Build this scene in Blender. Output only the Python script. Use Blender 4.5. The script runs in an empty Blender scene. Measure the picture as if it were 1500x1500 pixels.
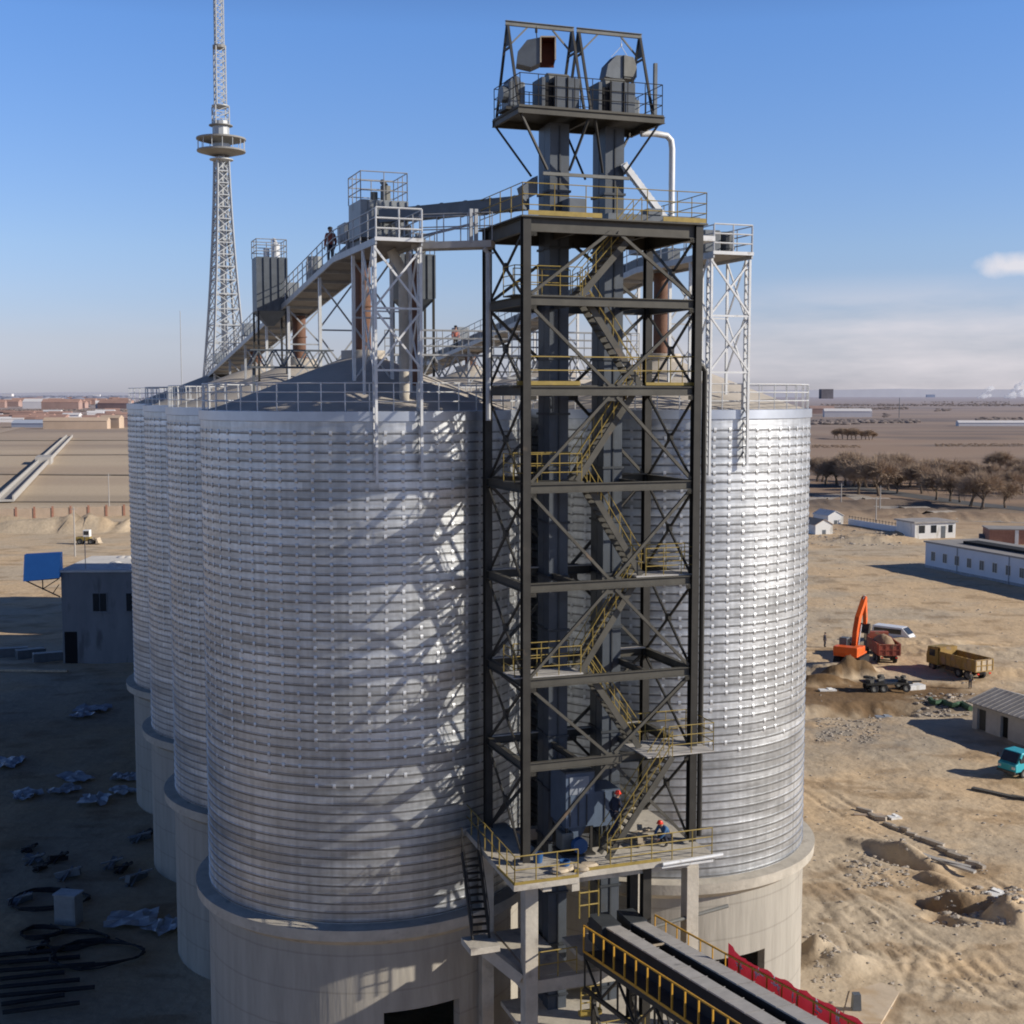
import bpy, math, random
import numpy as np
from mathutils import Vector, Matrix
R = math.radians
random.seed(7)
scn = bpy.context.scene
col = scn.collection

# ------------------------------------------------------------------ camera constants
CAM_Z = 30.0
FPX = 1950.0
PITCH = R(5.04)
CP, SP = math.cos(PITCH), math.sin(PITCH)

def ray(px, py):
    xc = (px - 750) / FPX
    yc = -(py - 750) / FPX
    return Vector((xc, CP + yc * SP, -SP + yc * CP))

def G(px, py, z=0.0):
    """point of the ground (or of height z) seen at a place of the photograph: used to survey the site"""
    d = ray(px, py)
    t = (z - CAM_Z) / d.z
    return Vector((d.x * t, d.y * t, z))

def DZ(px, py, y):
    """point at distance y along the view"""
    d = ray(px, py)
    t = y / d.y
    return Vector((d.x * t, y, CAM_Z + d.z * t))

# ------------------------------------------------------------------ mesh builder
class MB:
    def __init__(self):
        self.v = []; self.f = []; self.m = []
        self.mi = 0
    def add(self, vs, fs):
        o = len(self.v)
        self.v.extend([tuple(p) for p in vs])
        for f in fs:
            self.f.append(tuple(i + o for i in f)); self.m.append(self.mi)
    def box(self, c, s, rz=0.0, rx=0.0, ry=0.0):
        hx, hy, hz = s[0] / 2, s[1] / 2, s[2] / 2
        pts = [Vector((x, y, z)) for z in (-hz, hz) for y in (-hy, hy) for x in (-hx, hx)]
        if rz or rx or ry:
            M = Matrix.Rotation(rz, 3, 'Z') @ Matrix.Rotation(ry, 3, 'Y') @ Matrix.Rotation(rx, 3, 'X')
            pts = [M @ p for p in pts]
        c = Vector(c)
        self.add([p + c for p in pts], [(0, 2, 3, 1), (4, 5, 7, 6), (0, 1, 5, 4), (1, 3, 7, 5), (3, 2, 6, 7), (2, 0, 4, 6)])
        return self
    def bb(self, x0, x1, y0, y1, z0, z1):
        return self.box(((x0 + x1) / 2, (y0 + y1) / 2, (z0 + z1) / 2), (x1 - x0, y1 - y0, z1 - z0))
    def bar(self, p, q, w, h=None, up=(0, 0, 1)):
        p, q = Vector(p), Vector(q); h = h or w
        d = (q - p).normalized(); up = Vector(up)
        s = d.cross(up)
        if s.length < 1e-3: s = d.cross(Vector((0, 1, 0)))
        s.normalize(); u = s.cross(d)
        a, b = s * w / 2, u * h / 2
        vs = [p - a - b, p + a - b, p + a + b, p - a + b, q - a - b, q + a - b, q + a + b, q - a + b]
        self.add(vs, [(0, 1, 2, 3), (4, 7, 6, 5), (0, 4, 5, 1), (1, 5, 6, 2), (2, 6, 7, 3), (3, 7, 4, 0)])
        return self
    def ibeam(self, p, q, w, h, t=0.03, up=(0, 0, 1)):
        """I section: two flanges and a web"""
        p, q = Vector(p), Vector(q); d = (q - p).normalized(); upv = Vector(up)
        s = d.cross(upv)
        if s.length < 1e-3:
            s = d.cross(Vector((0, 1, 0)))
        s.normalize(); u = s.cross(d)
        self.bar(p + u * (h / 2 - t / 2), q + u * (h / 2 - t / 2), w, t, up)
        self.bar(p - u * (h / 2 - t / 2), q - u * (h / 2 - t / 2), w, t, up)
        self.bar(p, q, t, h - 2 * t - 0.002, up)
        return self
    def tube(self, p, q, r, n=8, r2=None):
        p, q = Vector(p), Vector(q); r2 = r if r2 is None else r2
        d = (q - p).normalized()
        s = d.cross(Vector((0, 0, 1)))
        if s.length < 1e-3: s = Vector((1, 0, 0))
        s.normalize(); u = s.cross(d)
        vs = []
        for c, rr in ((p, r), (q, r2)):
            for i in range(n):
                a = 2 * math.pi * i / n
                vs.append(c + s * math.cos(a) * rr + u * math.sin(a) * rr)
        fs = [(i, (i + 1) % n, n + (i + 1) % n, n + i) for i in range(n)]
        fs.append(tuple(range(n - 1, -1, -1))); fs.append(tuple(range(n, 2 * n)))
        self.add(vs, fs)
        return self
    def pipe(self, pts, r, n=8):
        pts = [Vector(p) for p in pts]
        vs = []; m = len(pts)
        s = None
        for k, p in enumerate(pts):
            d = (pts[min(k + 1, m - 1)] - pts[max(k - 1, 0)]).normalized()
            if s is None:
                s = d.cross(Vector((0, 0, 1)))
                if s.length < 1e-3: s = Vector((1, 0, 0))
            s = (s - d * s.dot(d)).normalized(); u = s.cross(d)
            for i in range(n):
                a = 2 * math.pi * i / n
                vs.append(p + s * math.cos(a) * r + u * math.sin(a) * r)
        fs = []
        for k in range(m - 1):
            for i in range(n):
                fs.append((k * n + i, k * n + (i + 1) % n, (k + 1) * n + (i + 1) % n, (k + 1) * n + i))
        fs.append(tuple(range(n - 1, -1, -1))); fs.append(tuple(range((m - 1) * n, m * n)))
        self.add(vs, fs)
        return self
    def lathe(self, prof, n=32, a0=0.0, a1=2 * math.pi, c=(0, 0, 0)):
        full = abs(a1 - a0 - 2 * math.pi) < 1e-6
        cols = n if full else n + 1
        vs = []; m = len(prof)
        for i in range(cols):
            a = a0 + (a1 - a0) * i / n
            ca, sa = math.cos(a), math.sin(a)
            for (r, z) in prof:
                vs.append((c[0] + r * ca, c[1] + r * sa, c[2] + z))
        fs = []
        for i in range(n):
            j = (i + 1) % cols
            for k in range(m - 1):
                fs.append((i * m + k, j * m + k, j * m + k + 1, i * m + k + 1))
        self.add(vs, fs)
        return self
    def disc(self, c, r, n=24, axis='Z'):
        vs = []
        for i in range(n):
            a = 2 * math.pi * i / n
            p = (r * math.cos(a), r * math.sin(a), 0)
            if axis == 'Y': p = (p[0], 0, p[1])
            if axis == 'X': p = (0, p[0], p[1])
            vs.append((p[0] + c[0], p[1] + c[1], p[2] + c[2]))
        self.add(vs, [tuple(range(n))])
        return self
    def prism(self, poly, a, b, plane='XZ'):
        """poly in a plane, extruded from a to b along the third axis"""
        def P(u, w, t):
            return (u, t, w) if plane == 'XZ' else ((t, u, w) if plane == 'YZ' else (u, w, t))
        n = len(poly)
        vs = [P(u, w, a) for u, w in poly] + [P(u, w, b) for u, w in poly]
        fs = [tuple(range(n - 1, -1, -1)), tuple(range(n, 2 * n))]
        fs += [(i, (i + 1) % n, n + (i + 1) % n, n + i) for i in range(n)]
        self.add(vs, fs)
        return self
    def build(self, name, mat, parent=None, smooth=False, loc=None, rz=None, fix=True, bevel=0.0):
        me = bpy.data.meshes.new(name)
        me.from_pydata(self.v, [], self.f)
        mats = mat if isinstance(mat, (list, tuple)) else [mat]
        for mm in mats: me.materials.append(mm)
        if len(mats) > 1:
            me.polygons.foreach_set('material_index', self.m)
        if fix:
            import bmesh
            bm = bmesh.new(); bm.from_mesh(me)
            bmesh.ops.recalc_face_normals(bm, faces=bm.faces)
            bm.to_mesh(me); bm.free()
        if smooth:
            me.polygons.foreach_set('use_smooth', [True] * len(me.polygons))
            me.set_sharp_from_angle(angle=R(38))
        me.update()
        o = bpy.data.objects.new(name, me); col.objects.link(o)
        if parent is not None: o.parent = parent
        if loc is not None: o.location = loc
        if rz is not None: o.rotation_euler = (0, 0, rz)
        if bevel:
            b = o.modifiers.new('bevel', 'BEVEL'); b.width = bevel; b.segments = 2; b.limit_method = 'ANGLE'
        return o

def tag(o, label=None, cat=None, group=None, kind=None):
    if label: o['label'] = label
    if cat: o['category'] = cat
    if group: o['group'] = group
    if kind: o['kind'] = kind
    return o
def thing(name, label, cat, loc=(0, 0, 0), rz=0.0, group=None):
    o = bpy.data.objects.new(name, None); col.objects.link(o)
    o.empty_display_size = 0.3
    o.location = loc; o.rotation_euler = (0, 0, rz)
    return tag(o, label, cat, group)
def copy_tree(o, parent=None):
    c = o.copy(); col.objects.link(c)
    if parent is not None: c.parent = parent
    for ch in list(o.children): copy_tree(ch, c)
    return c
def dup(o, loc, rz=None, label=None, group=None, scale=None):
    c = copy_tree(o); c.location = loc
    if rz is not None: c.rotation_euler = (0, 0, rz)
    if label: c['label'] = label
    if group: c['group'] = group
    if scale is not None: c.scale = scale
    return c

# ------------------------------------------------------------------ materials
def mat(name, c, rough=0.7, metal=0.0, var=0.25, scale=2.0, bump=0.0, bscale=None, stretch=None, spec=0.4, c2=None, dirt=None):
    m = bpy.data.materials.new(name); m.use_nodes = True
    nt = m.node_tree; N, L = nt.nodes, nt.links
    b = N['Principled BSDF']
    b.inputs['Roughness'].default_value = rough
    b.inputs['Metallic'].default_value = metal
    b.inputs['Specular IOR Level'].default_value = spec
    tc = N.new('ShaderNodeTexCoord'); mp = N.new('ShaderNodeMapping')
    L.new(tc.outputs['Object'], mp.inputs['Vector'])
    if stretch: mp.inputs['Scale'].default_value = stretch
    nz = N.new('ShaderNodeTexNoise'); nz.inputs['Scale'].default_value = scale; nz.inputs['Detail'].default_value = 6
    nz.inputs['Roughness'].default_value = 0.65
    L.new(mp.outputs['Vector'], nz.inputs['Vector'])
    ramp = N.new('ShaderNodeValToRGB')
    ramp.color_ramp.elements[0].position = 0.3; ramp.color_ramp.elements[1].position = 0.7
    lo = c2 if c2 else tuple(x * (1 - var) for x in c)
    hi = c if c2 else tuple(min(1, x * (1 + var)) for x in c)
    ramp.color_ramp.elements[0].color = (*lo, 1); ramp.color_ramp.elements[1].color = (*hi, 1)
    L.new(nz.outputs['Fac'], ramp.inputs['Fac'])
    out = ramp.outputs['Color']
    if dirt:
        n2 = N.new('ShaderNodeTexNoise'); n2.inputs['Scale'].default_value = dirt[1]; n2.inputs['Detail'].default_value = 8
        L.new(mp.outputs['Vector'], n2.inputs['Vector'])
        r2 = N.new('ShaderNodeValToRGB'); r2.color_ramp.elements[0].position = dirt[2]; r2.color_ramp.elements[1].position = dirt[2] + 0.12
        L.new(n2.outputs['Fac'], r2.inputs['Fac'])
        mx = N.new('ShaderNodeMix'); mx.data_type = 'RGBA'
        L.new(r2.outputs['Color'], mx.inputs['Factor']); L.new(out, mx.inputs['A']); mx.inputs['B'].default_value = (*dirt[0], 1)
        out = mx.outputs['Result']
    L.new(out, b.inputs['Base Color'])
    if bump:
        bp = N.new('ShaderNodeBump'); bp.inputs['Strength'].default_value = bump; bp.inputs['Distance'].default_value = 0.05
        n3 = N.new('ShaderNodeTexNoise'); n3.inputs['Scale'].default_value = bscale or scale * 4; n3.inputs['Detail'].default_value = 5
        L.new(mp.outputs['Vector'], n3.inputs['Vector'])
        L.new(n3.outputs['Fac'], bp.inputs['Height']); L.new(bp.outputs['Normal'], b.inputs['Normal'])
    return m

def galvanised_sheet():
    """spiral-folded galvanised silo wall: every coil and panel slightly different, broad waviness"""
    m = bpy.data.materials.new('galvanised_sheet'); m.use_nodes = True
    nt = m.node_tree; N, L = nt.nodes, nt.links
    b = N['Principled BSDF']; b.inputs['Metallic'].default_value = 0.88
    tc = N.new('ShaderNodeTexCoord')
    mp = N.new('ShaderNodeMapping'); mp.inputs['Scale'].default_value = (0.35, 0.35, 2.74)
    L.new(tc.outputs['Object'], mp.inputs['Vector'])
    nz = N.new('ShaderNodeTexNoise'); nz.inputs['Scale'].default_value = 1.0; nz.inputs['Detail'].default_value = 3
    L.new(mp.outputs['Vector'], nz.inputs['Vector'])
    fine = N.new('ShaderNodeTexNoise'); fine.inputs['Scale'].default_value = 5; fine.inputs['Detail'].default_value = 8
    L.new(tc.outputs['Object'], fine.inputs['Vector'])
    add = N.new('ShaderNodeMath'); add.operation = 'MULTIPLY_ADD'; add.inputs[1].default_value = 0.5
    L.new(fine.outputs['Fac'], add.inputs[0]); L.new(nz.outputs['Fac'], add.inputs[2])
    ramp = N.new('ShaderNodeValToRGB')
    ramp.color_ramp.elements[0].position = 0.45; ramp.color_ramp.elements[0].color = (0.44, 0.46, 0.475, 1)
    ramp.color_ramp.elements[1].position = 1.0; ramp.color_ramp.elements[1].color = (0.69, 0.71, 0.725, 1)
    L.new(add.outputs[0], ramp.inputs['Fac'])
    pa = N.new('ShaderNodeAttribute'); pa.attribute_name = 'panel'
    pm = N.new('ShaderNodeMix'); pm.data_type = 'RGBA'; pm.blend_type = 'MULTIPLY'; pm.inputs['Factor'].default_value = 1
    L.new(ramp.outputs['Color'], pm.inputs['A']); L.new(pa.outputs['Color'], pm.inputs['B'])
    # rain streaks and dust running down from the folds
    smp = N.new('ShaderNodeMapping'); smp.inputs['Scale'].default_value = (3.5, 3.5, 0.10); L.new(tc.outputs['Object'], smp.inputs['Vector'])
    sn = N.new('ShaderNodeTexNoise'); sn.inputs['Scale'].default_value = 1.0; sn.inputs['Detail'].default_value = 6; L.new(smp.outputs['Vector'], sn.inputs['Vector'])
    sr = N.new('ShaderNodeMapRange'); sr.inputs['From Min'].default_value = 0.35; sr.inputs['From Max'].default_value = 0.65; sr.inputs['To Min'].default_value = 0.86; sr.inputs['To Max'].default_value = 1.08; L.new(sn.outputs['Fac'], sr.inputs['Value'])
    pm2 = N.new('ShaderNodeMix'); pm2.data_type = 'RGBA'; pm2.blend_type = 'MULTIPLY'; pm2.inputs['Factor'].default_value = 1
    L.new(pm.outputs['Result'], pm2.inputs['A']); L.new(sr.outputs['Result'], pm2.inputs['B']); L.new(pm2.outputs['Result'], b.inputs['Base Color'])
    rr = N.new('ShaderNodeMapRange'); rr.inputs['From Min'].default_value = 0.5; rr.inputs['From Max'].default_value = 1.0
    rr.inputs['To Min'].default_value = 0.42; rr.inputs['To Max'].default_value = 0.53
    L.new(add.outputs[0], rr.inputs['Value']); L.new(rr.outputs['Result'], b.inputs['Roughness'])
    bp = N.new('ShaderNodeBump'); bp.inputs['Strength'].default_value = 0.35; bp.inputs['Distance'].default_value = 0.06
    L.new(nz.outputs['Fac'], bp.inputs['Height']); L.new(bp.outputs['Normal'], b.inputs['Normal'])
    return m

M = {}
M['wall'] = galvanised_sheet()
M['band'] = mat('eaves_sheet', (0.50, 0.54, 0.60), 0.42, 0.75, 0.08, 1)
M['seam'] = mat('seam_shade', (0.24, 0.242, 0.242), 0.45, 0.75, 0.3, 3)
M['tab'] = mat('bright_clip', (0.62, 0.635, 0.645), 0.5, 0.55, 0.2, 3)
M['concrete'] = mat('formed_concrete', (0.385, 0.358, 0.31), 0.9, 0, 0.16, 1.6, 0.3, 6, stretch=(1, 1, 0.12), spec=0.2, dirt=((0.30, 0.27, 0.23), 0.9, 0.60))
def lift_lines(m, step, k):
    nt = m.node_tree; N, L = nt.nodes, nt.links; b = N['Principled BSDF']
    src = b.inputs['Base Color'].links[0].from_socket
    tc = N.new('ShaderNodeTexCoord'); sp = N.new('ShaderNodeSeparateXYZ'); L.new(tc.outputs['Object'], sp.inputs['Vector'])
    dv = N.new('ShaderNodeMath'); dv.operation = 'DIVIDE'; dv.inputs[1].default_value = step; L.new(sp.outputs['Z'], dv.inputs[0])
    wn = N.new('ShaderNodeTexNoise'); wn.inputs['Scale'].default_value = 0.8; L.new(tc.outputs['Object'], wn.inputs['Vector'])
    ad = N.new('ShaderNodeMath'); ad.operation = 'MULTIPLY_ADD'; ad.inputs[1].default_value = .05; L.new(wn.outputs['Fac'], ad.inputs[0]); L.new(dv.outputs[0], ad.inputs[2])
    fr = N.new('ShaderNodeMath'); fr.operation = 'FRACT'; L.new(ad.outputs[0], fr.inputs[0])
    rp = N.new('ShaderNodeValToRGB'); L.new(fr.outputs[0], rp.inputs['Fac']); e = rp.color_ramp.elements
    e[0].position = 0; e[0].color = (k, k, k, 1); e[1].position = .05; e[1].color = (1, 1, 1, 1)
    e2 = e.new(.97); e2.color = (1, 1, 1, 1); e3 = e.new(1.0); e3.color = (k, k, k, 1)
    mx = N.new('ShaderNodeMix'); mx.data_type = 'RGBA'; mx.blend_type = 'MULTIPLY'; mx.inputs['Factor'].default_value = 1
    L.new(src, mx.inputs['A']); L.new(rp.outputs['Color'], mx.inputs['B']); L.new(mx.outputs['Result'], b.inputs['Base Color'])
lift_lines(M['concrete'], 1.55, .80)
M['concrete2'] = mat('frame_concrete', (0.50, 0.46, 0.39), 0.9, 0, 0.18, 1.2, 0.3, 7, spec=0.2, dirt=((0.32, 0.29, 0.25), 1.3, 0.6))
M['roof'] = mat('roof_screed', (0.48, 0.435, 0.375), 0.9, 0, 0.12, 0.7, 0.2, 5, spec=0.2, dirt=((0.33, 0.31, 0.28), 0.6, 0.58))
M['dark_steel'] = mat('dark_steel', (0.036, 0.034, 0.030), 0.55, 0.1, 0.3, 1.5, dirt=((0.11, 0.085, 0.06), 1.3, 0.66))
M['beam_steel'] = mat('primed_beam', (0.084, 0.079, 0.066), 0.6, 0.1, 0.25, 1.2, dirt=((0.20, 0.13, 0.08), 0.9, 0.68))
M['trunk'] = mat('blue_grey_casing', (0.080, 0.093, 0.11), 0.5, 0.15, 0.2, 1.0, dirt=((0.08, 0.085, 0.09), 1.8, 0.6))
M['trunk_dark'] = mat('casing_flange', (0.055, 0.062, 0.07), 0.55, 0.15, 0.2, 2)
M['hood'] = mat('hood_grey', (0.17, 0.17, 0.155), 0.6, 0.1, 0.2, 2)
M['oxide'] = mat('red_oxide_primer', (0.16, 0.045, 0.025), 0.7, 0, 0.3, 2)
M['rust'] = mat('rust_brown_pipe', (0.165, 0.085, 0.055), 0.75, 0, 0.3, 1.5)
M['yellow'] = mat('yellow_paint', (0.33, 0.24, 0.06), 0.55, 0, 0.2, 3, dirt=((0.28, 0.2, 0.08), 2.5, 0.62))
M['orange_rail'] = mat('orange_yellow_paint', (0.62, 0.33, 0.04), 0.55, 0, 0.15, 3)
M['white_steel'] = mat('silver_white_paint', (0.68, 0.69, 0.69), 0.45, 0.1, 0.1, 2, dirt=((0.42, 0.40, 0.37), 2.2, 0.62))
M['grey_rail'] = mat('galvanised_rail', (0.40, 0.41, 0.42), 0.5, 0.3, 0.15, 3)
M['grey_box'] = mat('grey_sheet', (0.27, 0.29, 0.30), 0.5, 0.2, 0.15, 1.2, dirt=((0.18, 0.18, 0.17), 1.4, 0.62))
M['slate_box'] = mat('slate_sheet', (0.13, 0.145, 0.16), 0.5, 0.2, 0.2, 1.4)
M['deck'] = mat('gallery_soffit', (0.30, 0.27, 0.235), 0.8, 0, 0.15, 1)
M['blue_machine'] = mat('blue_grey_enamel', (0.10, 0.135, 0.19), 0.45, 0, 0.15, 1.5)
M['blue'] = mat('blue_paint', (0.03, 0.10, 0.25), 0.45, 0, 0.15, 2)
M['black'] = mat('black_rubber', (0.018, 0.018, 0.02), 0.75, 0, 0.3, 3)
M['belt'] = mat('shaded_conveyor_side', (0.022, 0.023, 0.027), 0.7, 0, 0.3, 2)  # near-black conveyor box sides, their shade put into the colour
M['cover'] = mat('belt_cover', (0.46, 0.44, 0.41), 0.7, 0, 0.15, 1.5, dirt=((0.2, 0.19, 0.18), 2, 0.63))
M['glass'] = mat('dark_glass', (0.03, 0.035, 0.04), 0.12, 0, 0.2, 2, spec=0.6)
M['dark'] = mat('dark_interior', (0.012, 0.012, 0.013), 0.9, 0, 0.2, 1)
M['grain_debris'] = mat('pale_timber', (0.52, 0.43, 0.31), 0.9, 0, 0.25, 3)
M['white'] = mat('white_render', (0.74, 0.74, 0.72), 0.85, 0, 0.06, 0.5, stretch=(1, 1, .3), dirt=((0.55, 0.53, 0.48), 0.9, 0.56))
M['white_gloss'] = mat('white_car_paint', (0.75, 0.75, 0.75), 0.3, 0, 0.05, 1)
M['blue_white'] = mat('pale_blue_render', (0.60, 0.66, 0.74), 0.85, 0, 0.06, 0.3)
M['flatroof'] = mat('felt_roof', (0.30, 0.285, 0.27), 0.9, 0, 0.15, 0.4)
M['brick'] = mat('brick', (0.33, 0.17, 0.12), 0.9, 0, 0.2, 2)
M['plaster_tan'] = mat('tan_plaster', (0.42, 0.33, 0.25), 0.9, 0, 0.12, 0.5)
M['shed_wall'] = mat('shed_plaster', (0.55, 0.51, 0.46), 0.9, 0, 0.15, 0.8)
M['asbestos'] = mat('grey_sheet_roof', (0.36, 0.34, 0.32), 0.85, 0, 0.2, 0.6, 0.4, 3, dirt=((0.26, 0.24, 0.23), 0.5, 0.55))
M['orange'] = mat('excavator_orange', (0.78, 0.13, 0.02), 0.45, 0, 0.15, 1.5, dirt=((0.35, 0.17, 0.07), 1.2, 0.6))
M['red_truck'] = mat('faded_red_paint', (0.36, 0.10, 0.06), 0.7, 0, 0.25, 1.5, dirt=((0.33, 0.22, 0.13), 1.0, 0.55))
M['ochre'] = mat('ochre_paint', (0.36, 0.23, 0.07), 0.75, 0, 0.25, 1.2, dirt=((0.30, 0.21, 0.13), 1.0, 0.52))
M['teal'] = mat('turquoise_paint', (0.05, 0.42, 0.50), 0.4, 0, 0.12, 1, dirt=((0.20, 0.30, 0.29), 1.5, 0.6))
M['banner'] = mat('red_banner', (0.66, 0.03, 0.06), 0.7, 0, 0.2, 1.5, 0.5, 2)
M['red'] = mat('red_helmet', (0.75, 0.05, 0.02), 0.35, 0, 0.05, 2)
M['skin'] = mat('skin', (0.42, 0.25, 0.17), 0.6, 0, 0.05, 6)
M['navy'] = mat('navy_cloth', (0.025, 0.03, 0.05), 0.9, 0, 0.2, 6)
M['drab'] = mat('drab_cloth', (0.10, 0.095, 0.085), 0.9, 0, 0.2, 6)
M['pink_cloth'] = mat('faded_red_cloth', (0.42, 0.14, 0.10), 0.9, 0, 0.2, 6)
M['blue_cloth'] = mat('blue_cloth', (0.05, 0.12, 0.25), 0.9, 0, 0.2, 6)
M['bark'] = mat('bark', (0.15, 0.115, 0.085), 0.95, 0, 0.25, 2)
M['twig'] = mat('twigs', (0.42, 0.315, 0.225), 0.95, 0, 0.3, 0.5)
M['tarp'] = mat('pale_plastic_sheet', (0.27, 0.30, 0.34), 0.5, 0, 0.25, 1.5)
M['snow'] = mat('dirty_snow_sheet', (0.66, 0.64, 0.61), 0.9, 0, 0.15, 0.6, 0.5, 1.5)
M['tv'] = mat('tower_silver', (0.42, 0.44, 0.45), 0.5, 0.2, 0.1, 0.3)
M['tv_disc'] = mat('tower_disc', (0.26, 0.26, 0.25), 0.7, 0, 0.15, 0.4)
M['blue_sheet'] = mat('blue_roof_sheet', (0.14, 0.48, 0.98), 0.5, 0, 0.1, 0.5)
M['grey_plaster'] = mat('grey_block_wall', (0.24, 0.25, 0.265), 0.9, 0, 0.15, 0.5, stretch=(1, 1, .25), dirt=((0.15, 0.15, 0.16), 0.8, 0.55))
M['pole'] = mat('concrete_pole', (0.42, 0.40, 0.37), 0.9, 0, 0.1, 1)
M['stone'] = mat('rubble_stone', (0.40, 0.35, 0.29), 0.95, 0, 0.3, 1.2)
M['soil'] = mat('spoil_soil', (0.33, 0.235, 0.145), 0.98, 0, 0.25, 1.0, 0.8, 3)
M['asphalt'] = mat('asphalt', (0.10, 0.10, 0.10), 0.9, 0, 0.2, 0.2)
M['steam'] = mat('steam', (0.85, 0.86, 0.88), 1.0, 0, 0.03, 0.02)
M['green'] = mat('green_netting', (0.06, 0.12, 0.07), 0.9, 0, 0.2, 1)

bm_ = M['banner']; nt = bm_.node_tree; pb = nt.nodes['Principled BSDF']; tl = nt.nodes.new('ShaderNodeBsdfTranslucent'); tl.inputs['Color'].default_value = (.85, .06, .09, 1)
mxs = nt.nodes.new('ShaderNodeMixShader'); mxs.inputs['Fac'].default_value = .16; nt.links.new(pb.outputs[0], mxs.inputs[1]); nt.links.new(tl.outputs[0], mxs.inputs[2]); nt.links.new(mxs.outputs[0], nt.nodes['Material Output'].inputs['Surface'])
sm = M['steam']; nt = sm.node_tree; nt.nodes.clear()
vo = nt.nodes.new('ShaderNodeVolumeScatter'); ou = nt.nodes.new('ShaderNodeOutputMaterial'); vo.inputs['Density'].default_value = 0.04; vo.inputs['Color'].default_value = (.98, .98, .98, 1)
nt.links.new(vo.outputs['Volume'], ou.inputs['Volume'])
# ------------------------------------------------------------------ camera, sun, sky
cam_d = bpy.data.cameras.new('camera'); cam = bpy.data.objects.new('camera', cam_d); col.objects.link(cam)
cam_d.sensor_width = 36; cam_d.lens = 36 * FPX / 1500; cam_d.clip_end = 40000; cam_d.clip_start = 0.5
cam.location = (0, 0, CAM_Z); cam.rotation_euler = (R(90) - PITCH, 0, 0)
scn.camera = cam
SUN_AZ, SUN_EL = R(102), R(25)
sd = bpy.data.lights.new('sun', 'SUN'); sun = bpy.data.objects.new('sun', sd); col.objects.link(sun)
sd.energy = 5.0; sd.angle = R(0.5); sd.color = (1.0, 0.92, 0.80)
S = Vector((math.sin(SUN_AZ) * math.cos(SUN_EL), math.cos(SUN_AZ) * math.cos(SUN_EL), math.sin(SUN_EL)))
sun.rotation_euler = S.to_track_quat('Z', 'Y').to_euler(); sun.location = S * 200
w = bpy.data.worlds.new('World'); scn.world = w; w.use_nodes = True
N, L = w.node_tree.nodes, w.node_tree.links
bg = N['Background']; bg.inputs['Strength'].default_value = 0.11
sky = N.new('ShaderNodeTexSky'); sky.sky_type = 'NISHITA'; sky.sun_disc = False
sky.sun_elevation = SUN_EL; sky.sun_rotation = SUN_AZ
sky.altitude = 200; sky.air_density = 1.0; sky.dust_density = 0.5; sky.ozone_density = 3.0
tc = N.new('ShaderNodeTexCoord'); sep = N.new('ShaderNodeSeparateXYZ'); L.new(tc.outputs['Generated'], sep.inputs['Vector'])
# tint: deeper blue higher up
mr = N.new('ShaderNodeMapRange'); L.new(sep.outputs['Z'], mr.inputs['Value'])
mr.inputs['From Min'].default_value = 0.0; mr.inputs['From Max'].default_value = 0.60
tint = N.new('ShaderNodeValToRGB'); L.new(mr.outputs['Result'], tint.inputs['Fac'])
e = tint.color_ramp.elements
e[0].position = 0.018; e[0].color = (0.445, 0.455, 0.69, 1)
e[1].position = 1; e[1].color = (0.08, 0.11, 0.20, 1)
for ps, cl in ((0.067, (.475, .45, .61)), (0.177, (.51, .525, .66)), (0.43, (.44, .57, .79)), (0.70, (.11, .15, .26))):
    el = e.new(ps); el.color = (*cl, 1)
mul = N.new('ShaderNodeMix'); mul.data_type = 'RGBA'; mul.blend_type = 'MULTIPLY'; mul.inputs['Factor'].default_value = 1
dbl = N.new('ShaderNodeVectorMath'); dbl.operation = 'SCALE'; dbl.inputs['Scale'].default_value = 2.0; L.new(sky.outputs['Color'], dbl.inputs[0])
L.new(dbl.outputs['Vector'], mul.inputs['A']); L.new(tint.outputs['Color'], mul.inputs['B'])
# clouds: thin bank low on the right-hand side
mp = N.new('ShaderNodeMapping'); mp.inputs['Scale'].default_value = (3.0, 3.0, 16.0); L.new(tc.outputs['Generated'], mp.inputs['Vector'])
cn = N.new('ShaderNodeTexNoise'); cn.inputs['Scale'].default_value = 1.6; cn.inputs['Detail'].default_value = 7; cn.inputs['Roughness'].default_value = 0.55
L.new(mp.outputs['Vector'], cn.inputs['Vector'])
cr = N.new('ShaderNodeValToRGB'); cr.color_ramp.elements[0].position = 0.34; cr.color_ramp.elements[1].position = 0.58
L.new(cn.outputs['Fac'], cr.inputs['Fac'])
band = N.new('ShaderNodeValToRGB'); L.new(sep.outputs['Z'], band.inputs['Fac'])
be = band.color_ramp.elements; be[0].position = 0.0; be[0].color = (1, 1, 1, 1); be[1].position = 0.088; be[1].color = (0, 0, 0, 1)
b2 = be.new(0.05); b2.color = (0.85, 0.85, 0.85, 1)
side = N.new('ShaderNodeMapRange'); L.new(sep.outputs['X'], side.inputs['Value'])
side.inputs['From Min'].default_value = 0.02; side.inputs['From Max'].default_value = 0.25; side.inputs['To Min'].default_value = 0.1
m1 = N.new('ShaderNodeMath'); m1.operation = 'MULTIPLY'; L.new(cr.outputs['Color'], m1.inputs[0]); L.new(band.outputs['Color'], m1.inputs[1])
m2 = N.new('ShaderNodeMath'); m2.operation = 'MULTIPLY'; L.new(m1.outputs[0], m2.inputs[0]); L.new(side.outputs['Result'], m2.inputs[1])
m3 = N.new('ShaderNodeMath'); m3.operation = 'MULTIPLY'; L.new(m2.outputs[0], m3.inputs[0]); m3.inputs[1].default_value = 0.66
mixc = N.new('ShaderNodeMix'); mixc.data_type = 'RGBA'; L.new(m3.outputs[0], mixc.inputs['Factor'])
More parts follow.
